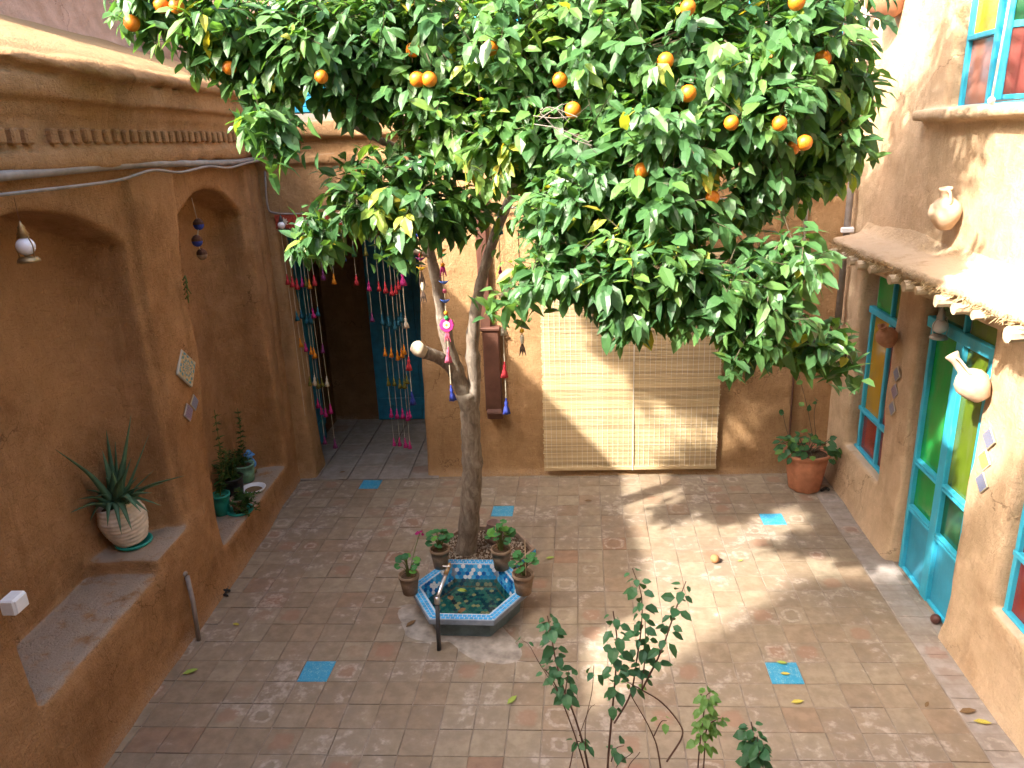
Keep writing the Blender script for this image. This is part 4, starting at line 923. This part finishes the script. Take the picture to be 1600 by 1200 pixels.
hd = MB().box(Bk(-2.05, cv, 2.735), (1.32, .012, .13), AXB, .003).build('header_band', plain('red_kilim', (.30, .055, .035), .9, .1, 0, .35, 40, .3), ct)
for i in range(7):
    c = Bk(-2.62+i*.19, cv-.008, 2.735); P = []
    for k in range(16): r = .042 if k % 2 == 0 else .024; P.append(c+EB*r*math.cos(PI*k/8)+np.array([0, 0, r*math.sin(PI*k/8)]))
    obj('motif', np.array(P+[q-NB*.004 for q in P]), [tuple(range(16, 32))]+[(k, (k+1) % 16, 16+(k+1) % 16, 16+k) for k in range(16)], YARN['cream'], hd)
STR = [ (451, [(437,'red')], 650), (458, [(440,'red'),(495,'teal'),(537,'orange')], 600), (465, [(443,'red'),(492,'teal'),(543,'magenta'),(597,'olive')], 640), (473, [(442,'magenta'),(500,'teal'),(549,'orange'),(595,'cream'),(632,'magenta')], 632), (479, [(441,'olive'),(498,'teal'),(552,'orange'),(600,'olive'),(644,'magenta'),(690,'purple')], 690), (484, [(445,'orange'),(490,'magenta'),(600,'olive'),(646,'magenta')], 646), (492, [(438,'red'),(488,'teal'),(546,'purple'),(597,'cream'),(640,'magenta'),(694,'purple')], 694),
 (507, [(378,'magenta'),(430,'purple')], 430), (524, [(392,'teal'),(436,'orange')], 436), (543, [(402,'blue')], 402), (558, [(392,'green'),(437,'red')], 437), (577, [(392,'olive'),(447,'magenta'),(497,'purple')], 497),
 (592, [(396,'green'),(448,'red'),(500,'teal'),(551,'orange'),(597,'olive'),(647,'magenta'),(693,'magenta')], 693), (602, [(394,'green'),(449,'red'),(503,'teal'),(552,'orange'),(598,'olive'),(648,'magenta'),(692,'magenta')], 692), (612, [(397,'green'),(454,'red'),(508,'teal'),(556,'orange'),(600,'olive'),(647,'magenta'),(693,'magenta')], 693), (618, [(402,'green'),(453,'red'),(503,'teal'),(553,'orange'),(601,'olive'),(651,'magenta'),(697,'magenta')], 697), (623, [(395,'green'),(446,'red'),(497,'teal'),(547,'orange'),(594,'olive'),(649,'magenta')], 649)]
random.seed(77)
def string(parent, x, ts, v, yend, big=1.0, rad=.0018, ytop=352, yref=450):
    u = backat(x, yref, v)@EB; z0 = 2.68; zs = [(backat(x+3, y-9, v)[2], c) for y, c in ts]; ze = backat(x+3, yend, v)[2]; k = random.uniform(-.012, .012)
    pt = lambda z: Bk(u+k*(z0-z)/2, v+random.uniform(-.003, .003), z)
    s = MB().tube([pt(z0), pt((z0+ze)/2), pt(ze)], rad, 4).build('string', M_ROPE, parent)
    for z, c in zs: tassel(c, pt(z), big*random.uniform(.74, .92), s)
for x, ts, ye in STR: string(ct, x, ts, cv-random.uniform(.0, .03), ye)
string(ct, 630, [(432,'magenta'),(502,'cream'),(566,'red'),(620,'blue')], cv-.12, 612, 1.3, .004)
def garland(name, label, Y, x0, items, ytop, yend, mat=M_DCORD, grp='garlands hanging from the orange tree'):
    """items: (y, kind, colour); hangs plumb from a branch"""
    a_ = at(x0, ytop, Y); b_ = np.array([a_[0], a_[1], at(x0+4, yend, Y)[2]]); t = thing(name, label, 'garland', b_, grp)
    MB().tube([a_+np.array([0, 0, .25]), a_, b_], .0034, 5).build('string', mat, t)
    for y, kd, c in items:
        p = np.array([a_[0], a_[1], at(x0+2, y, Y)[2]])
        if kd == 'tassel': tassel(c, p+np.array([0, 0, .05]), .95, t)
        elif kd == 'bead': MB().ball(p, .016, 9, 6).build('bead', YARN[c], t, True)
        elif kd == 'bird':
            b = MB().add(*boat(p, .036)); b.build('felt_bird', YARN[c], t, True)
        elif kd == 'feather':
            for s in (-1, 0, 1): MB().tube([p+np.array([0, 0, .05]), p+np.array([s*.010, -.004, .0]), p+np.array([s*.022, 0, -.05])], [.003, .009, .002], 5).build('fringe', YARN[c], t)
        elif kd == 'shell': MB().ball(p, .015, 8, 6, (1, 1, 2.4)).build('shell', YARN['cream'], t, True)
        elif kd == 'disc':
            ax_ = axes((0, -1, .15)); MB().lathe([(.001, -.006), (.048, -.006), (.052, 0), (.048, .006), (.001, .007)], p, 20, ax_, lambda a2, z: 1+.05*math.cos(10*a2)).build('rosette', YARN['magenta'], t); MB().lathe([(.026, .0065), (.024, .011), (.001, .012)], p, 14, ax_, None, False).build('rosette_centre', YARN['cream'], t); MB().lathe([(.010, .0115), (.001, .016)], p, 10, ax_, None, False).build('rosette_dot', YARN['yellow'], t)
    return t
def boat(p, s):
    V = []; R = 7
    for i in range(R):
        f = -1+2*i/(R-1); w_ = max(.02, math.cos(f*PI/2*.96))*.42
        for k in range(6): a_ = 2*PI*k/6; V.append(p+np.array([f*s, math.cos(a_)*w_*s, math.sin(a_)*w_*s*.8+s*.42*f*f]))
    return V, [(i*6+k, i*6+(k+1) % 6, (i+1)*6+(k+1) % 6, (i+1)*6+k) for i in range(R-1) for k in range(6)]+[tuple(range(5, -1, -1)), tuple((R-1)*6+k for k in range(6))]
garland('garland', 'dark garland with a yellow bird and brown fringe left of the forked branch', 5.2, 653, [(368,'bird','blue'),(392,'bird','cream'),(399,'bead','red'),(405,'bird','purple'),(420,'bird','yellow'),(436,'feather','brown'),(448,'shell',''),(462,'feather','brown')], 350, 440)
garland('garland', 'long felt-bird garland with a magenta rosette in front of the left branch', 5.1, 687, [(358,'bead','lime'),(392,'bird','orange'),(399,'bird','lime'),(414,'bead','orange'),(421,'feather','magenta'),(442,'bird','skyb'),(455,'bead','pink'),(471,'bird','skyb'),(489,'bead','orange'),(497,'bead','lime'),(508,'disc',''),(524,'feather','pink'),(552,'tassel','pink'),(612,'tassel','blue')], 345, 600, M_ROPE)
garland('garland', 'string of teal, magenta, white, red and blue tassels right of the forked trunk', 5.0, 778, [(350,'tassel','teal'),(428,'tassel','magenta'),(508,'tassel','cream'),(575,'tassel','red'),(632,'tassel','blue')], 330, 622, M_ROPE)
garland('garland', 'short dark garland with yellow birds and a white shell beside the bamboo blind', 4.9, 812, [(430,'bead','red'),(486,'bead','blue'),(504,'bird','yellow'),(517,'bead','yellow'),(530,'shell',''),(545,'feather','brown')], 420, 535)

# ================================================================== BAMBOO BLIND
bv = VB-.075; bu0, bu1, bz0, bz1 = -.165, 1.615, .075, 2.25
bl = thing('bamboo_blind', 'wide split-bamboo roller blind hanging on the back wall', 'blind', Bk(.72, bv, bz0))
NS = 148; sm_ = []
random.seed(5)
for k in range(7):
    L_ = (bu1-bu0)+random.uniform(-.012, .012); h = .0062+random.uniform(-.0012, .0012); b = MB(); n = 6; P = []
    for i in range(n+1):
        x = (i/n-.5)*L_; s_ = random.uniform(-.0012, .0012); P += [(x, .003, -h+s_), (x, -.003, -h*.5+s_), (x, -.003, h*.5+s_), (x, .003, h+s_)]
    b.add(P, [(i*4+q, (i+1)*4+q, (i+1)*4+q+1, i*4+q+1) for i in range(n) for q in range(3)]); sm_.append(b.mesh('slat', M_BAM))
for k in range(NS):
    z = bz0+.05+(bz1-bz0-.05)*k/NS; tw_ = 1-.004*math.sin(z*2)
    ax_ = np.array([EB+np.array([0, 0, random.uniform(-.0012, .0012)]), NB, (0, 0, 1)]); link('slat', sm_[random.randrange(7)], bl, mat4(ax_, Bk((bu0+bu1)/2+random.uniform(-.006, .006)-.012*(1-z/2.2), bv+.006*math.sin(z*5)+random.uniform(-.0015, .0015), z)))
th = MB()
for i in range(34):
    u = bu0+.02+i*(bu1-bu0-.04)/33; th.box(Bk(u, bv-.006, (bz0+bz1)/2), (.0022, .002, bz1-bz0-.02), AXB)
o = th.build('threads', M_CORD, bl); o['kind'] = 'stuff'
MB().box(Bk((bu0+bu1)/2-.01, bv, bz0+.022), (bu1-bu0, .018, .045), AXB, .006).build('bottom_rail', M_BAM, bl)
MB().box(Bk((bu0+bu1)/2, bv, bz1+.03), (bu1-bu0+.02, .03, .06), AXB, .006).build('head_rail', M_BAM, bl)
MB().box(Bk(.745, bv-.012, (bz0+bz1)/2), (.006, .005, bz1-bz0), AXB).build('pull_cord', M_CORD, bl)
c = Bk(1.80, VB-.05, 1.15); t = thing('cord_weight', 'white cord with a small round weight beside the blind', 'cord', c)
MB().tube([Bk(1.66, VB-.05, 1.30), c+np.array([0, 0, .03]), c], .004, 5).tube([c, c+np.array([.02, -.01, -.10])], .005, 5).build('cord', M_CORD, t); MB().ball(c, .022).build('weight', M_WHITE, t, True)

# ================================================================== THINGS ON THE WALLS
def lantern(label, p, s, mat=M_BRASS, hang=.25, grp='hanging lanterns'):
    """p: middle of the globe"""
    p = np.array(p); t = thing('lantern', label, 'lantern', p, grp)
    L = lambda prof, n=16: [(r*s, z*s) for r, z in prof]
    MB().lathe(L([(.26, -.62), (.42, -.62), (.42, -.55), (.34, -.44), (.30, -.43), (.12, -.40), (.10, -.30)]), p, 18).build('base', mat, t, True)
    MB().ball(p, .36*s, 16, 10).build('globe', M_GLOBE, t, True)
    MB().lathe(L([(.20, .34), (.22, .38), (.18, .46), (.24, .48), (.15, .60), (.17, .63), (.12, .68), (.15, .74), (.07, .86), (.02, 1.0)]), p, 16).build('cap', mat, t, True)
    for sx in (-1, 1): MB().tube(spline([p+np.array([sx*.30*s, -.05*s, -.50*s]), p+np.array([sx*.36*s, -.06*s, 0]), p+np.array([sx*.22*s, -.05*s, .40*s])], 4), .025*s, 5).build('side_rod', mat, t)
    MB().tube([p+np.array([0, 0, .97*s]), p+np.array([0, 0, .97*s+hang])], .012*s, 4).build('chain', M_DCORD, t); return t
lantern('brass lantern with a white globe hanging in the big left arch', at(40, 385, 3.62), .128, M_BRASS, .12)
lantern('grey tin lantern with a white globe hanging in front of the cyan door', at(1469, 510, 5.26), .14, M_TIN, .12)
lantern('small dark lantern hanging at the left head of the tasselled doorway', backat(440, 352, VB-.16), .10, M_IRON, .06)
def jug(label, c, s, up, mat, handles=1, side=(0, 1, 0), neck=.30):
    c = np.array(c); t = thing('clay_jug', label, 'jug', c, 'clay jugs fixed to the right wall'); ax_ = axes(up)
    prof = [(.001, -.52), (.20, -.52), (.24, -.49), (.42, -.22), (.50, .05), (.44, .28), (.28, .44), (.17, .50), (.145, .56), (.145, .56+neck*.7), (.20, .56+neck), (.20, .62+neck), (.14, .62+neck), (.11, .56)]
    MB().lathe([(r*s, z*s) for r, z in prof], c, 26, ax_, lambda a_, z: 1+.008*math.sin(z/s*40)).build('body', mat, t, True)
    sd = np.array(side, float); sd = sd-ax_[2]*(sd@ax_[2]); sd /= np.linalg.norm(sd)
    for h in range(handles):
        q = sd*(1 if h == 0 else -1); G = lambda r, z: c+(q*r+ax_[2]*z)*s
        MB().tube(spline([G(.15, .58+neck*.75), G(.30, .60+neck*.6), G(.36, .50), G(.34, .36)], 5), .045*s, 7).build('handle', mat, t, True)
    return t
jug('small brown jug with its mouth facing out between window and door', (XR-.09, 5.98, 1.80), .165, (-.45, -.30, .80), M_TERRA, 1, (-.3, 1, 0), .14)
jug('pale jug leaning upside out with a long neck, on the pillar past the door', (XR-.10, 4.60, 1.86), .20, (-.50, .30, .75), M_TERRAL, 1, (0, -1, .2), .50)
jug('round pale jug on the sunlit wall above the eave', (XR-.10, 5.27, 2.83), .20, (-.15, -.12, 1), M_TERRAL, 2, (0, 1, 0), .22)
jug('shadowed jug high on the wall at the upper right corner', (XR-.12, 6.68, 4.33), .30, (-.45, .15, 1), M_TERRA, 1, (0, 1, 0), .3)
def plaque_mat(name, c1, c2, c3, fr, rings=9):
    k = NT(name); o = k.objco(); s = k.n('SeparateXYZ'); k.set(s.inputs[0], o); x, y = s.outputs[0], s.outputs[1]
    r = k.math('SQRT', k.math('ADD', k.math('POWER', x, 2), k.math('POWER', y, 2))); th_ = k.math('ARCTAN2', y, x)
    a_ = k.math('SINE', k.math('MULTIPLY', th_, 8)); b_ = k.math('SINE', k.math('ADD', k.math('MULTIPLY', r, rings*10), k.math('MULTIPLY', a_, 1.6)))
    n = k.noise(o, 120, 3, .7); f = k.step(k.math('ADD', b_, k.math('MULTIPLY', k.math('SUBTRACT', n, .5), 1.6)), -.2, .25)
    f2 = k.step(k.math('SINE', k.math('ADD', k.math('MULTIPLY', r, rings*6), k.math('MULTIPLY', a_, -2.2))), .55, .75)
    col = k.mix(f2, k.mix(f, c1, c2), c3); m_ = k.math('MAXIMUM', k.math('ABSOLUTE', x), k.math('ABSOLUTE', y))
    col = k.mix(k.step(m_, .445, .455), col, fr); k.base(col, .3, .5); return k.m
P_BLUE = plaque_mat('blue_plaque', (.22, .29, .42), (.02, .07, .30), (.32, .22, .08), (.42, .36, .26)); P_OCHRE = plaque_mat('ochre_plaque', (.50, .27, .03), (.55, .48, .30), (.16, .08, .02), (.60, .56, .50)); P_LILAC = plaque_mat('lilac_plaque', (.40, .37, .42), (.06, .06, .22), (.22, .08, .09), (.36, .32, .30))
P_BIG = plaque_mat('teal_plaque', (.44, .37, .25), (.04, .20, .26), (.42, .28, .10), (.42, .39, .33), 3)
pq = {}
def plaque(label, c, n, s, mat, up=(0, 0, 1), grp=None):
    """square glazed tile hung on its corner"""
    n = np.array(n, float); n /= np.linalg.norm(n); u = np.array(up, float); u = u-n*(u@n); u /= np.linalg.norm(u); r = np.cross(u, n); d1, d2 = (u+r)/math.sqrt(2), (u-r)/math.sqrt(2)
    if mat.name not in pq: pq[mat.name] = MB().box((0, 0, 0), (1, 1, .10), None, .03).mesh('wall_tile', mat)
    ax_ = np.array([d1, np.cross(n, d1), n]); o = link('wall_tile', pq[mat.name], None, mat4(ax_, c, s)); return props(o, label, 'wall tile', grp)
NR = (-1, 0, .0)
for y, z, m_, lb in ((5.90, 1.52, P_BLUE, 'top blue diamond tile under the small brown jug'), (5.90, 1.375, P_LILAC, 'middle lilac diamond tile under the small brown jug'), (5.905, 1.23, P_BLUE, 'lowest blue diamond tile under the small brown jug')): plaque(lb, (XR-.014, y, z), NR, .095, m_, (0, 0, 1), 'diamond wall tiles')
for y, z, m_, lb in ((4.49, 1.55, P_BLUE, 'top blue diamond tile on the pillar under the pale long-necked jug'), (4.50, 1.40, P_OCHRE, 'ochre diamond tile on the pillar under the pale long-necked jug'), (4.485, 1.255, P_BLUE, 'lowest blue diamond tile on the pillar, below the ochre one')): plaque(lb, (XR-.014, y, z), NR, .105, m_, (0, .06, 1), 'diamond wall tiles')
plaque('big teal and sand diamond tile on the left pillar', Lw(-2.13, .02, 1.885), NL+np.array([0, 0, .1]), .215, P_BIG, (0, 0, 1))
plaque('lilac diamond tile, nearer of the small pair on the left pillar', Lw(-2.20, .014, 1.562), NL, .105, P_LILAC, (0, 0, 1), 'diamond wall tiles'); plaque('blue diamond tile with a tan edge, farther of the small pair on the left pillar', Lw(-2.085, .014, 1.60), NL, .095, P_BLUE, (0, .12, 1), 'diamond wall tiles')
a_ = Lw(-1.30, -.10, 3.06); t = thing('hanging_ornament', 'string of three wrapped dark blue balls hanging in the narrow niche', 'ornament', a_)
p3 = [Lw(-1.235, -.11, 2.84), Lw(-1.31, -.11, 2.715), Lw(-1.26, -.11, 2.60)]
MB().tube([a_]+p3, .003, 4).build('string', M_ROPE, t)
for p, m_ in zip(p3, (YARN['blue'], YARN['blue'], M_TERRAG)):
    o = MB().ball(p, .042, 12, 8).build('ball', m_, t, True); MB().lathe([(.043, .005), (.040, .025), (.025, .044), (.006, .055)], p, 12).build('wrap', M_DCORD, o)
o = MB(); random.seed(3)
for k in range(5): q = Lw(-1.90+random.uniform(-.012, .012), .0, 2.36+k*.035); o.tube([q, q+NL*.02+np.array([0, 0, .03]), q+NL*.03+rv(.01)+np.array([0, 0, -.02])], [.006, .010, .003], 5)
o.solo('dried_sprig', M_HERB_STEM, 'dried green sprig stuck on the pillar edge by the narrow niche', 'sprig')
c = Lw(-4.30, .045, 1.345); t = thing('socket_box', 'white plastic socket box on the near left wall', 'socket box', c); MB().box(c, (.10, .075, .085), [DL, NL, (0, 0, 1)], .008).build('body', M_WHITE, t); MB().box(c+NL*.040, (.085, .008, .07), [DL, NL, (0, 0, 1)], .003).build('cover', M_WHITE, t)
# pipes and cables
P = [Lw(a, .03, 3.318+.012*math.sin(a*2)-.006*a) for a in np.linspace(-5.2, .02, 16)]
MB().tube(P, .027, 10, True, .03).solo('pipe', M_PVC, 'grey conduit pipe running along the top of the left wall', 'pipe', None, True)
P = spline([Lw(a, .075, z) for a, z in ((-5.2,3.23),(-3.7,3.245),(-3.0,3.25),(-2.6,3.262),(-2.2,3.30),(-1.8,3.27),(-1.3,3.295),(-.9,3.27),(-.4,3.30),(.0,3.315))], 5)
P += spline([Lw(.04, .06, 3.30), backat(415, 285, VB-.05), backat(418, 320, VB-.05), backat(430, 333, VB-.05), Bk(-2.3, VB-.05, 2.80), Bk(-1.4, VB-.05, 2.785), Bk(-.4, VB-.05, 2.79), Bk(1.0, VB-.05, 2.80), Bk(2.6, VB-.05, 2.80)], 5)
MB().tube(P, .010, 6).solo('cable', M_PVC, 'pale cable sagging below the conduit and across the back wall', 'cable', None, True)
MB().tube([Lw(-2.735, .055, .50), Lw(-2.76, .075, .30), Lw(-2.80, .085, .0)], .017, 8).tube([Lw(-2.735, .01, .52), Lw(-2.735, .055, .515)], .019, 8).solo('pipe', M_PVC, 'short grey water pipe standing against the left bench', 'pipe', None, True)
c = Bk(-.68, VB-.05, 1.2); t = thing('rain_chute', 'brown sheet metal rain chute on the back wall behind the trunk', 'drain', c)
MB().box(Bk(-.672, VB-.045, 1.185), (.17, .09, .86), AXB, .012).build('duct', M_RUST, t); MB().box(Bk(-.675, VB-.05, 1.625), (.20, .12, .035), AXB, .008).build('lip', M_RUST, t); MB().box(Bk(-.665, VB-.075, .735), (.16, .10, .10), [EB, NB*.9+np.array([0, 0, .43]), (0, -.43, .9)], .01).build('spout', M_RUST, t); MB().box(Bk(-.72, VB-.02, 2.3), (.11, .07, 1.35), AXB, .01).build('upper_duct', M_RUST, t)
c = np.array([2.40, 7.17, 1.3]); t = thing('downpipe', 'steel rain downpipe in the far right corner with a bright elbow', 'downpipe', c)
MB().tube([(2.405, 7.20, 1.40), (2.405, 7.20, 4.6)], .030, 14).build('pipe', M_PVC, t, True); MB().tube([(2.40, 7.20, 1.42), (2.39, 7.17, 1.34), (2.34, 7.08, 1.30)], .042, 14).build('elbow', M_STEEL, t, True); MB().box((2.40, 7.17, 2.50), (.11, .05, .05), None, .008).build('clamp', M_WHITE, t)
MB().tube([Bk(2.33, VB-.03, 2.1), Bk(2.33, VB-.03, 3.3)], .016, 8).solo('conduit', M_STEEL, 'thin bright conduit on the back wall left of the downpipe', 'conduit', None, True)
MB().tube([Bk(2.345, VB-.022, .30), Bk(2.34, VB-.022, .8), Bk(2.335, VB-.022, 1.22)], .010, 6).solo('cable', M_DCORD, 'dark cable running up the back wall behind the ivy', 'cable')

# ================================================================== THE SHRUB IN FRONT
SHL = leaf_meshes('leaf', M_IVY, (.1, .3, .5, .95), [leaf_geo(.72, .16, .25), leaf_geo(.8, .1, .45), leaf_geo(.6, .25, .35)])
random.seed(19)
def shrub(label, stems, root_px, SY):
    rt_ = at(*root_px, SY); base = np.array([rt_[0], rt_[1], 0.]); t = thing('shrub', label, 'shrub', base, None)
    for pts, dy, lf0, dens, tone, r in stems:
        W_ = spline([at(x, y, SY+dy*i/len(pts)) for i, (x, y) in enumerate(pts)], 6); n = len(W_)
        MB().tube(W_, [r*(1-.6*i/n) for i in range(n)], 5, True, .08, n).build('stem', M_STEMB, t)
        if dens == 0: continue
        L_ = sum(np.linalg.norm(W_[i+1]-W_[i]) for i in range(n-1)); m_ = max(3, int(L_*(1-lf0)*dens*1.1))
        for k in range(m_):
            f = lf0+(1-lf0)*(k+.5)/m_; p = W_[min(n-1, int(f*(n-1)))]; a_ = k*2.4+random.uniform(-.4, .4); d_ = np.array([math.cos(a_), math.sin(a_)-.15, -.22])+rv(.28)
            mesh = SHL[(9 if tone else random.choice((0, 0, 3, 3, 6)))+random.randrange(3)]
            q = p+np.array([math.cos(a_), math.sin(a_), .1])*.018; put_leaf(t, mesh, q, d_, np.array([math.cos(a_)*.7, math.sin(a_)*.7-.35, .8])+rv(.15), random.uniform(.036, .066)*(1-.25*(f > .9))*(.8 if tone else 1))
    return t
M_STEMB = plain('brown_stem', (.10, .055, .04), .7, .25)
shrub('straggly green shrub with bare brown stems at the bottom of the courtyard', [
 ([(935,1290),(915,1180),(898,1120),(880,1075),(868,1030),(860,985),(855,962)], .1, .45, 62, 0, .0055), ([(935,1280),(905,1170),(880,1100),(862,1060),(850,1045)], .0, .8, 40, 0, .0045), ([(880,1100),(885,1070),(888,1048)], .0, .2, 70, 0, .003),
 ([(890,1110),(845,1040),(828,1010),(816,1000)], .1, .9, 60, 0, .002), ([(945,1300),(950,1190),(957,1110),(962,1050),(964,1000),(958,955)], -.05, .42, 42, 0, .006), ([(960,1130),(985,1085),(995,1030),(1002,980),(1002,930),(988,888)], .15, .25, 66, 0, .0045),
 ([(1003,1075),(1008,1020),(1008,960)], .16, .1, 46, 0, .0032), ([(1003,1078),(1032,1020),(1048,975),(1062,935),(1072,908)], .2, .15, 52, 0, .0045), ([(1040,1290),(1030,1185),(1016,1140),(985,1085)], .1, 1, 0, 0, .005), ([(1042,1190),(1066,1150),(1058,1125),(1032,1096),(1003,1078),(985,1068),(975,1062)], .12, .75, 26, 1, .0045), ([(1022,1150),(1033,1128),(1042,1126)], .05, .3, 60, 1, .003),
 ([(915,1180),(915,1130),(925,1080),(928,1040)], -.1, .93, 60, 0, .0025), ([(905,1150),(920,1110),(930,1100)], -.1, 1, 0, 0, .002), ([(940,1290),(960,1205),(988,1176)], -.1, 1, 0, 0, .003), ([(955,1190),(962,1170),(975,1165)], .0, .2, 60, 0, .003), ([(1000,1290),(980,1210),(1000,1175)], .0, 1, 0, 0, .003), ([(890,1200),(900,1160),(915,1165)], .0, .4, 50, 0, .003)], (945, 1290), 2.62)
shrub('shrub with lime green young leaves, just right of the straggly one', [([(1085,1300),(1092,1180),(1098,1130),(1103,1090),(1110,1082)], .0, .3, 90, 1, .004), ([(1092,1290),(1100,1190),(1104,1140),(1118,1125),(1126,1122)], .05, .35, 70, 1, .004)], (1090, 1300), 2.60)
shrub('single dark leafy shoot at the bottom right of the shrubs', [([(1172,1310),(1176,1220),(1180,1170),(1174,1128)], .0, .1, 85, 0, .005), ([(1176,1190),(1165,1178),(1160,1165)], .0, 1, 0, 0, .002), ([(1180,1230),(1186,1180),(1183,1150)], -.05, .2, 70, 0, .004)], (1172, 1310), 2.55)

# ================================================================== LITTER ON THE FLOOR
FLM = {}
def fallen(label, px, py, mat, s, ang, z=.004):
    p = flat(px, py, z+.003); 
    if mat.name not in FLM: V, Fc = leaf_geo(.42, .35, -.12); FLM[mat.name] = newmesh('fallen_leaf', V, Fc, mat)
    d_ = np.array([math.cos(ang), math.sin(ang), 0]); s *= .8; o = link('fallen_leaf', FLM[mat.name], None, mat4(leaf_axes(d_, np.array([.1, -.1, 1])), p-d_*s/2, s)); props(o, label, 'leaf', 'fallen leaves')
for a in (('bright yellow leaf lying on the pale border by the near right wall', 1535, 1129, M_FALL, .12, -.3), ('curled brown leaf on the pale border beside the yellow one', 1512, 1112, M_FALLB, .13, .1), ('tan leaf on the brown tiles left of the pale border', 1448, 1101, M_FALLB, .07, .9), ('yellow leaf lying below the right-hand turquoise tile', 1246, 1097, M_FALL, .10, .1), ('green-yellow leaf on the top edge of the right-hand turquoise tile', 1222, 1036, M_FALLG, .09, -.3), ('ochre leaf in the middle of the right-hand turquoise tile', 1227, 1053, M_FALL, .08, -.2), ('lime leaf on the tiles below the basin', 800, 1094, M_FALLG, .11, .9), ('small yellow leaf lying near the left bench pipe', 369, 976, M_FALL, .09, -.4), ('narrow yellow leaf on the tiles right of the left bench', 298, 1050, M_FALLG, .13, .4), ('dark dry leaf beside the left corner of the basin', 642, 975, M_FALLB, .12, .9), ('dry brown leaf on the tiles in front of the blind', 919, 783, M_FALLB, .10, -.2), ('green scrap of leaf right of the fallen orange', 1157, 876, M_FALLG, .06, .4), ('dry leaf on the grey doorway floor', 535, 738, M_FALLB, .09, .1, .02), ('green leaf on the tiles between trunk and blind', 860, 872, M_FALLG, .10, .1)): fallen(*a)
p = POOLC; V, Fc = leaf_geo(.6, .2, .1)
for i, (x, y, m_, lb) in enumerate(((714, 922, M_FALLG, 'lime green leaf floating on the basin water'), (706, 938, M_FALLB, 'brown leaf floating left in the basin water'), (728, 950, M_FALLB, 'brown leaf floating at the front of the basin water'))):
    q = flat(x, y, .081); o = link('floating_leaf', newmesh('floating_leaf', V, Fc, m_), None, mat4(leaf_axes(np.array([math.cos(i*2), math.sin(i*2), 0]), np.array([.0, 0, 1])), q, .085)); props(o, lb, 'leaf', 'leaves floating in the basin')
q = flat(1117, 873, .034); t = thing('orange', 'fallen orange lying alone on the sunlit tiles', 'orange', q); dull = om[0].copy(); dull.materials[0] = plain('dull_peel', (.36, .17, .075), .7, .25, 0, .2, 12, .2); link('fruit', dull, t, mat4(axes((.5, -.2, .8)), q, .037))
q = flat(1462, 967, .04); o = MB().ball(q, .036, 14, 9).solo('door_stop', plain('brown_rubber', (.09, .035, .03), .5, .4), 'dark brown ball lying at the foot of the cyan door', 'ball', None, True)
q = flat(346, 928); b = MB(); random.seed(8)
for k in range(7): b.tube(spline([q+rv(.03)*np.array([1, 1, 0])+np.array([0, 0, .012]), q+rv(.035)*np.array([1, 1, .2])+np.array([0, 0, .022]), q+rv(.05)*np.array([1, 1, 0])+np.array([0, 0, .012])], 4), .009, 5)
b.solo('cord_scrap', M_BLACK, 'tangled black cord lying by the foot of the left wall', 'cord')
q = flat(286, 1006); t = thing('weed', 'small green weed growing at the foot of the left bench', 'weed', q); random.seed(4)
for k in range(14): a_ = random.uniform(0, 6.28); put_leaf(t, GERL[random.randrange(8)], q+np.array([math.cos(a_)*.03, math.sin(a_)*.03, .02+random.random()*.035]), np.array([math.cos(a_), math.sin(a_), .3]), (0, -.2, 1), .035)
q = flat(1272, 765); MB().tube(spline([flat(1283, 768)+np.array([0, 0, .01]), flat(1290, 765)+np.array([0, 0, .02]), flat(1296, 767)+np.array([0, 0, .01])], 4), .014, 6).solo('cord_scrap', M_BLACK, 'curled black scrap on the floor beside the terracotta pot', 'scrap')
